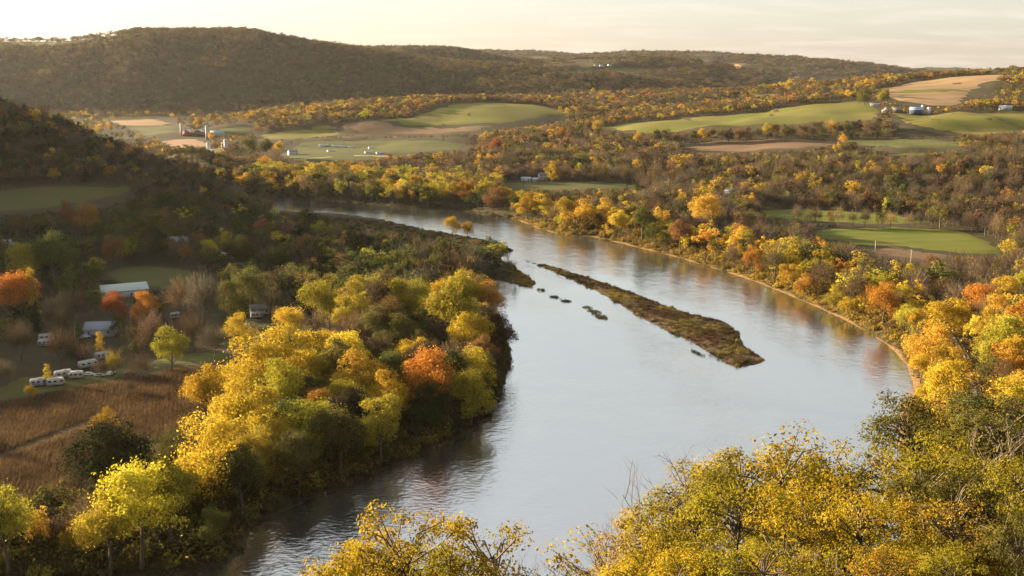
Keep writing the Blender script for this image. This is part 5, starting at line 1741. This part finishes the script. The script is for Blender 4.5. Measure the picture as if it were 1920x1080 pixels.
# ------------------------------------------------------------------ the trees just below the viewpoint
def fg_tree(seed, h=14.0, leafy=1.0, r=0.17, leaf=0.037, spread=0.36):
    """tree h metres tall with trunk, limbs, twigs and single leaves; returns trunk, limbs, twigs, leaves"""
    g = G(seed)
    z = np.linspace(-0.6, h * (0.74 if leafy else 0.86), 9)
    path = np.stack([0.25 * np.sin(z * .5 + g.uniform(0, 6)), 0.25 * np.cos(z * .42 + g.uniform(0, 6)), z], 1)
    path[:, :2] -= path[0, :2]
    trunk = tube(path, r * np.linspace(1.25, 0.18, 9), 8)
    limbs, twigs, LP, LN = [], [], [], []

    def grow(b, d, L_, rad, level):
        n = 5
        pts = [b]
        dd = d / np.linalg.norm(d)
        for i in range(n):
            dd = dd + g.normal(size=3) * 0.13 + np.array([0, 0, 0.02 if leafy else 0.07])
            dd /= np.linalg.norm(dd)
            pts.append(pts[-1] + dd * L_ / n)
        pts = np.array(pts)
        (limbs if level == 0 else twigs).append(tube(pts, rad * np.linspace(1, 0.25, n + 1), 5 if level == 0 else 3))
        if level < 2:
            kids = int(g.integers(6, 9)) if level == 0 else int(g.integers(4, 7))
            for i in range(kids):
                t = 0.22 + 0.78 * (i + g.random() * 0.8) / kids
                k = min(n - 1e-3, t * n)
                q = pts[int(k)] + (pts[int(k) + 1] - pts[int(k)]) * (k - int(k))
                ax = pts[int(k) + 1] - pts[int(k)]
                sd_ = np.cross(ax, g.normal(size=3)); sd_ /= np.linalg.norm(sd_) + 1e-9
                nd = ax / np.linalg.norm(ax) * 0.75 + sd_ * 0.8 + np.array([0, 0, 0.04 if leafy else 0.18])
                grow(q, nd, L_ * g.uniform(0.38, 0.6) * (1.15 - 0.45 * t), rad * 0.45, level + 1)
        if level == 1 and leafy > 0:
            spray(pts[-1]); spray(pts[3])
        if level >= 1 and leafy > 0:
            m_ = int((18 if level == 1 else 30) * leafy * g.uniform(.3, 1.3))
            if m_ > 0:
                t = (1.05 - 0.75 * g.random(m_) ** 1.6) * n
                i0 = np.minimum(t.astype(int), n - 1)
                p = pts[i0] + (pts[i0 + 1] - pts[i0]) * (t - i0)[:, None] + g.normal(size=(m_, 3)) * np.array([.15, .15, .10])
                LP.append(p); q_ = (p - np.array([0, 0, h * .62])) * np.array([1, 1, .8]); q_ /= np.linalg.norm(q_, axis=1)[:, None] + 1e-9
                LN.append(q_ * 0.9 + g.normal(size=(m_, 3)) * .55 + np.array([0, 0, .3]))

    def spray(c):
        # a dense flat spray of leaves at the end of a branch
        m_ = int(g.integers(130, 300))
        d = g.normal(size=(m_, 3)); d /= np.linalg.norm(d, axis=1)[:, None]
        r_ = g.uniform(.35, .75)
        p = c + d * r_ * (0.35 + 0.65 * g.random((m_, 1)) ** .5) * np.array([1, 1, .55])
        q_ = c - np.array([0, 0, h * .62]); q_ = q_ / (np.linalg.norm(q_) + 1e-9)
        LP.append(p); LN.append(d * .6 + q_ * .5 + g.normal(size=(m_, 3)) * .5)

    nl = 15
    for i in range(nl):
        t = 0.30 + 0.70 * (i + 0.5 * g.random()) / nl
        k = min(7.99, t * 8)
        b_ = path[int(k)] + (path[int(k) + 1] - path[int(k)]) * (k - int(k))
        a = i * 2.4 + g.normal() * 0.3
        el = R(8 + 42 * t * t) if leafy else R(20 + 45 * t)
        d = np.array([math.cos(a) * math.cos(el), math.sin(a) * math.cos(el), math.sin(el)])
        grow(b_, d, h * spread * ((1.05 - 0.38 * t) if leafy else (1.12 - .62 * t)) * g.uniform(.8, 1.2), r * 0.42 * (1.15 - .6 * t), 0)
    out_ = [trunk, merge(limbs), merge(twigs)]
    if leafy > 0:
        LP_ = np.concatenate(LP); LN_ = np.concatenate(LN)
        out_.append(cards(LP_, LN_, leaf * (0.6 + 0.8 * g.random(len(LP_))), g, 0.55))
    return out_


def canopy_tree(seed, h=14.0, rx=4.6, lobes=10, r=0.17, leaf=0.043):
    """broad leafy tree: a trunk, a limb to each lobe of the crown, branches to each spray, dense sprays of single leaves"""
    g = G(seed)
    z = np.linspace(-0.6, h * 0.66, 8)
    path = np.stack([0.3 * np.sin(z * .5 + g.uniform(0, 6)), 0.3 * np.cos(z * .42 + g.uniform(0, 6)), z], 1)
    path[:, :2] -= path[0, :2]
    trunk = tube(path, r * np.linspace(1.25, 0.3, 8), 8)
    limbs, twigs, LP, LN = [], [], [], []
    for i in range(lobes):
        a = i * 2.4 + g.normal() * .35
        if i == 0:
            c = np.array([g.normal() * .4, g.normal() * .4, h - 1.3])
        else:
            e = g.uniform(-.5, .85)
            q = rx * g.uniform(.42, .82) * math.sqrt(1 - .75 * e * e)
            c = np.array([math.cos(a) * q, math.sin(a) * q, h * .66 + e * h * .25])
        zb = max(1.5, min(path[-1, 2], c[2] - g.uniform(1.2, 3.0)))
        b_ = np.array([np.interp(zb, z, path[:, k]) for k in range(3)])
        m1 = b_ + (c - b_) * .5 + np.array([0, 0, -.25]) + g.normal(size=3) * .2
        limbs.append(tube([b_, m1, c], [r * .45, r * .3, r * .16], 5))
        lr_ = g.uniform(1.1, 1.9)
        for k in range(int(g.integers(18, 28))):
            d = g.normal(size=3); d[2] = d[2] * .8 + .25
            d /= np.linalg.norm(d)
            s0 = c + d * lr_ * np.array([1, 1, .7]) * g.uniform(.55, 1.08)
            mid_ = (c + s0) / 2 + g.normal(size=3) * .12
            twigs.append(tube([c + (m1 - c) * g.uniform(0, .4), mid_, s0 + d * .15], [.035, .022, .007], 3))
            n = int(g.integers(60, 150))
            u = g.normal(size=(n, 3)); u /= np.linalg.norm(u, axis=1)[:, None]
            rr = g.uniform(.26, .62)
            LP.append(s0 + u * rr * (.3 + .7 * g.random((n, 1)) ** .5) * np.array([1, 1, .6]))
            LN.append(u * .7 + d * .6 + g.normal(size=(n, 3)) * .45)
    LP_ = np.concatenate(LP); LN_ = np.concatenate(LN)
    return trunk, merge(limbs), merge(twigs), cards(LP_, LN_, leaf * (.55 + .9 * g.random(len(LP_))), g, .55)


FG = []
for i in range(6):
    tr, lm, tw, lf_ = canopy_tree(800 + i, 14.0, [4.6, 4.0, 5.0, 4.2, 4.8, 4.4][i], [10, 9, 12, 10, 11, 9][i])
    ms = []
    for nm2, dat, mt in (('trunk', tr, 'bark'), ('limbs', lm, 'bark'), ('twigs', tw, 'bark'), ('crown', lf_, 'leaf_close')):
        q = mesh_np(nm2, *dat, nm2 != 'crown'); q.materials.append(M[mt]); ms.append(q)
    FG.append(ms)
M['twig'] = mat_plain('pale_twig', (0.22, 0.16, 0.13), 0.9, 0.3, 3.0)
FGB = []
for i in range(3):
    tr, lm, tw = fg_tree(900 + i, 14.0, 0.0, 0.10, spread=[.30, .26, .34][i])
    ms = []
    for nm2, dat, mt in (('trunk', tr, 'bark'), ('limbs', lm, 'bark'), ('twigs', tw, 'twig')):
        q = mesh_np(nm2, *dat, True); q.materials.append(M[mt]); ms.append(q)
    FGB.append(ms)
LEAFY = [(1440, 798, 60, 'yellow', 0), (1290, 900, 53, 'yellow', 1), (1250, 975, 47, 'lime', 3), (1185, 1045, 45, 'yellow', 1), (1530, 880, 62, 'lime', 4), (1640, 815, 64, 'yellow', 5), (1575, 905, 52, 'yellow', 0),
         (1715, 850, 60, 'lime', 1), (1400, 905, 47, 'lime', 2), (1480, 965, 44, 'yellow', 3), (1630, 950, 46, 'yellow', 4), (1765, 955, 48, 'gold', 5), (1330, 1000, 43, 'yellow', 0), (1850, 800, 66, 'lime', 1), (1905, 755, 70, 'olive', 2),
         (1825, 890, 55, 'olive', 3), (1905, 890, 52, 'lime', 4), (1725, 1030, 42, 'yellow', 5), (1555, 1035, 41, 'lime', 0), (1885, 1010, 44, 'olive', 1), (1420, 1045, 40, 'lime', 2), (1290, 1060, 41, 'yellow', 3), (1650, 1060, 39, 'gold', 4), (1800, 1050, 40, 'lime', 2),
         (716, 966, 52, 'yellow', 3), (655, 1042, 49, 'yellow', 3), (868, 982, 52, 'yellow', 5), (915, 1018, 50, 'yellow', 1), (830, 1040, 48, 'lime', 4)]
BARE = [(1325, 825, 52, 0), (1265, 868, 50, 1), (1215, 905, 49, 2), (1165, 960, 47, 0), (1120, 1000, 45, 1), (985, 1020, 47, 2), (1010, 1035, 46, 0), (772, 962, 53, 1), (790, 985, 51, 0), (885, 958, 54, 2), (1500, 1000, 40, 1), (1865, 770, 62, 0)]
where_fg = []
for px, py, dd, cn, mi_ in LEAFY:
    p = at_depth(px, py - (34 if px > 1050 else 24), dd)
    z0 = float(H(p[0], p[1]))
    hh = max(5.0, p[2] - z0)
    s_ = hh / max(v.co.z for v in FG[mi_][3].vertices)
    rz_ = float(g.uniform(0, 6.28)); sxy = max(s_, .7) if px > 1260 else max(.5, s_ * .8)
    tv = max((v.co for v in FG[mi_][3].vertices), key=lambda q: q.z)         # its topmost spray stands over the spot
    ox, oy = sxy * (tv.x * math.cos(rz_) - tv.y * math.sin(rz_)), sxy * (tv.x * math.sin(rz_) + tv.y * math.cos(rz_))
    p[0] -= ox; p[1] -= oy
    z0 = min(z0, float(H(p[0], p[1])))
    o = empty('hillside_tree', (p[0], p[1], z0), rz_, (sxy, sxy, s_))
    where_fg.append((px, py, o, cn, hh))
    for msh in FG[mi_]:
        c_ = bpy.data.objects.new(msh.name.split('.')[0], msh); COL.objects.link(c_); c_.parent = o
        k_ = np.array({'yellow': (0.32, 0.225, 0.018), 'gold': (0.29, 0.175, 0.02), 'lime': (0.23, 0.19, 0.018), 'olive': (0.10, 0.088, 0.02)}[cn]) * (1 + .1 * float(g.normal()))
        if c_.name.startswith('twigs'):
            c_['kind'] = 'stuff'
        c_.color = (*k_.clip(.01, .62), 1)
grp = {}
for q in where_fg:
    side = 'right' if q[0] > 1050 else 'centre'
    row = '' if side == 'centre' else ('upper ' if q[1] < 900 else 'lower ')
    grp.setdefault((q[3], side, row), []).append(q)
for (cn, side, row), lst in grp.items():
    lst.sort(key=lambda q: q[0])
    for i, q in enumerate(lst):
        tag(q[2], 'close %s leafy tree at the %sbottom %s%s' % (COLOUR_WORD[cn], row, side, '' if len(lst) == 1 else ', %s from the left' % ordinal(i + 1)), 'tree', 'close trees below the viewpoint')
for i, (px, py, dd, mi_) in enumerate(sorted(BARE)):
    p = at_depth(px, py, dd)
    z0 = float(H(p[0], p[1]))
    hh = max(5.0, p[2] - z0)
    s_ = hh / max(v.co.z for v in FGB[mi_][2].vertices)
    o = empty('leafless_tree', (p[0], p[1], z0), float(g.uniform(0, 6.28)), (s_, s_, s_))
    tag(o, 'close leafless sapling with fine reddish twigs, %s from the left' % ordinal(i + 1), 'tree', 'close leafless saplings')
    for msh in FGB[mi_]:
        c_ = bpy.data.objects.new(msh.name.split('.')[0], msh); COL.objects.link(c_); c_.parent = o
        if c_.name.startswith('twigs'):
            c_['kind'] = 'stuff'
print('FG', [round(q[4], 1) for q in where_fg])

# ------------------------------------------------------------------ the air
bm = bmesh.new()
bmesh.ops.create_cube(bm, size=1.0)
bmesh.ops.scale(bm, vec=(33000, 18000, 361), verts=bm.verts)
bmesh.ops.translate(bm, vec=(0, 7500, 174.5), verts=bm.verts)
me_ = bpy.data.meshes.new('haze'); bm.to_mesh(me_); bm.free()
m, nt, out = new_mat('haze_air')
pv = nt.nodes.new('ShaderNodeVolumePrincipled')
pv.inputs['Color'].default_value = (0.93, 0.92, 0.90, 1)
pv.inputs['Density'].default_value = 9e-6
pv.inputs['Anisotropy'].default_value = 0.4
nt.links.new(pv.outputs[0], out.inputs['Volume'])
tag(link('haze', me_, m), 'thin golden evening haze filling the valley', None, None, 'stuff')
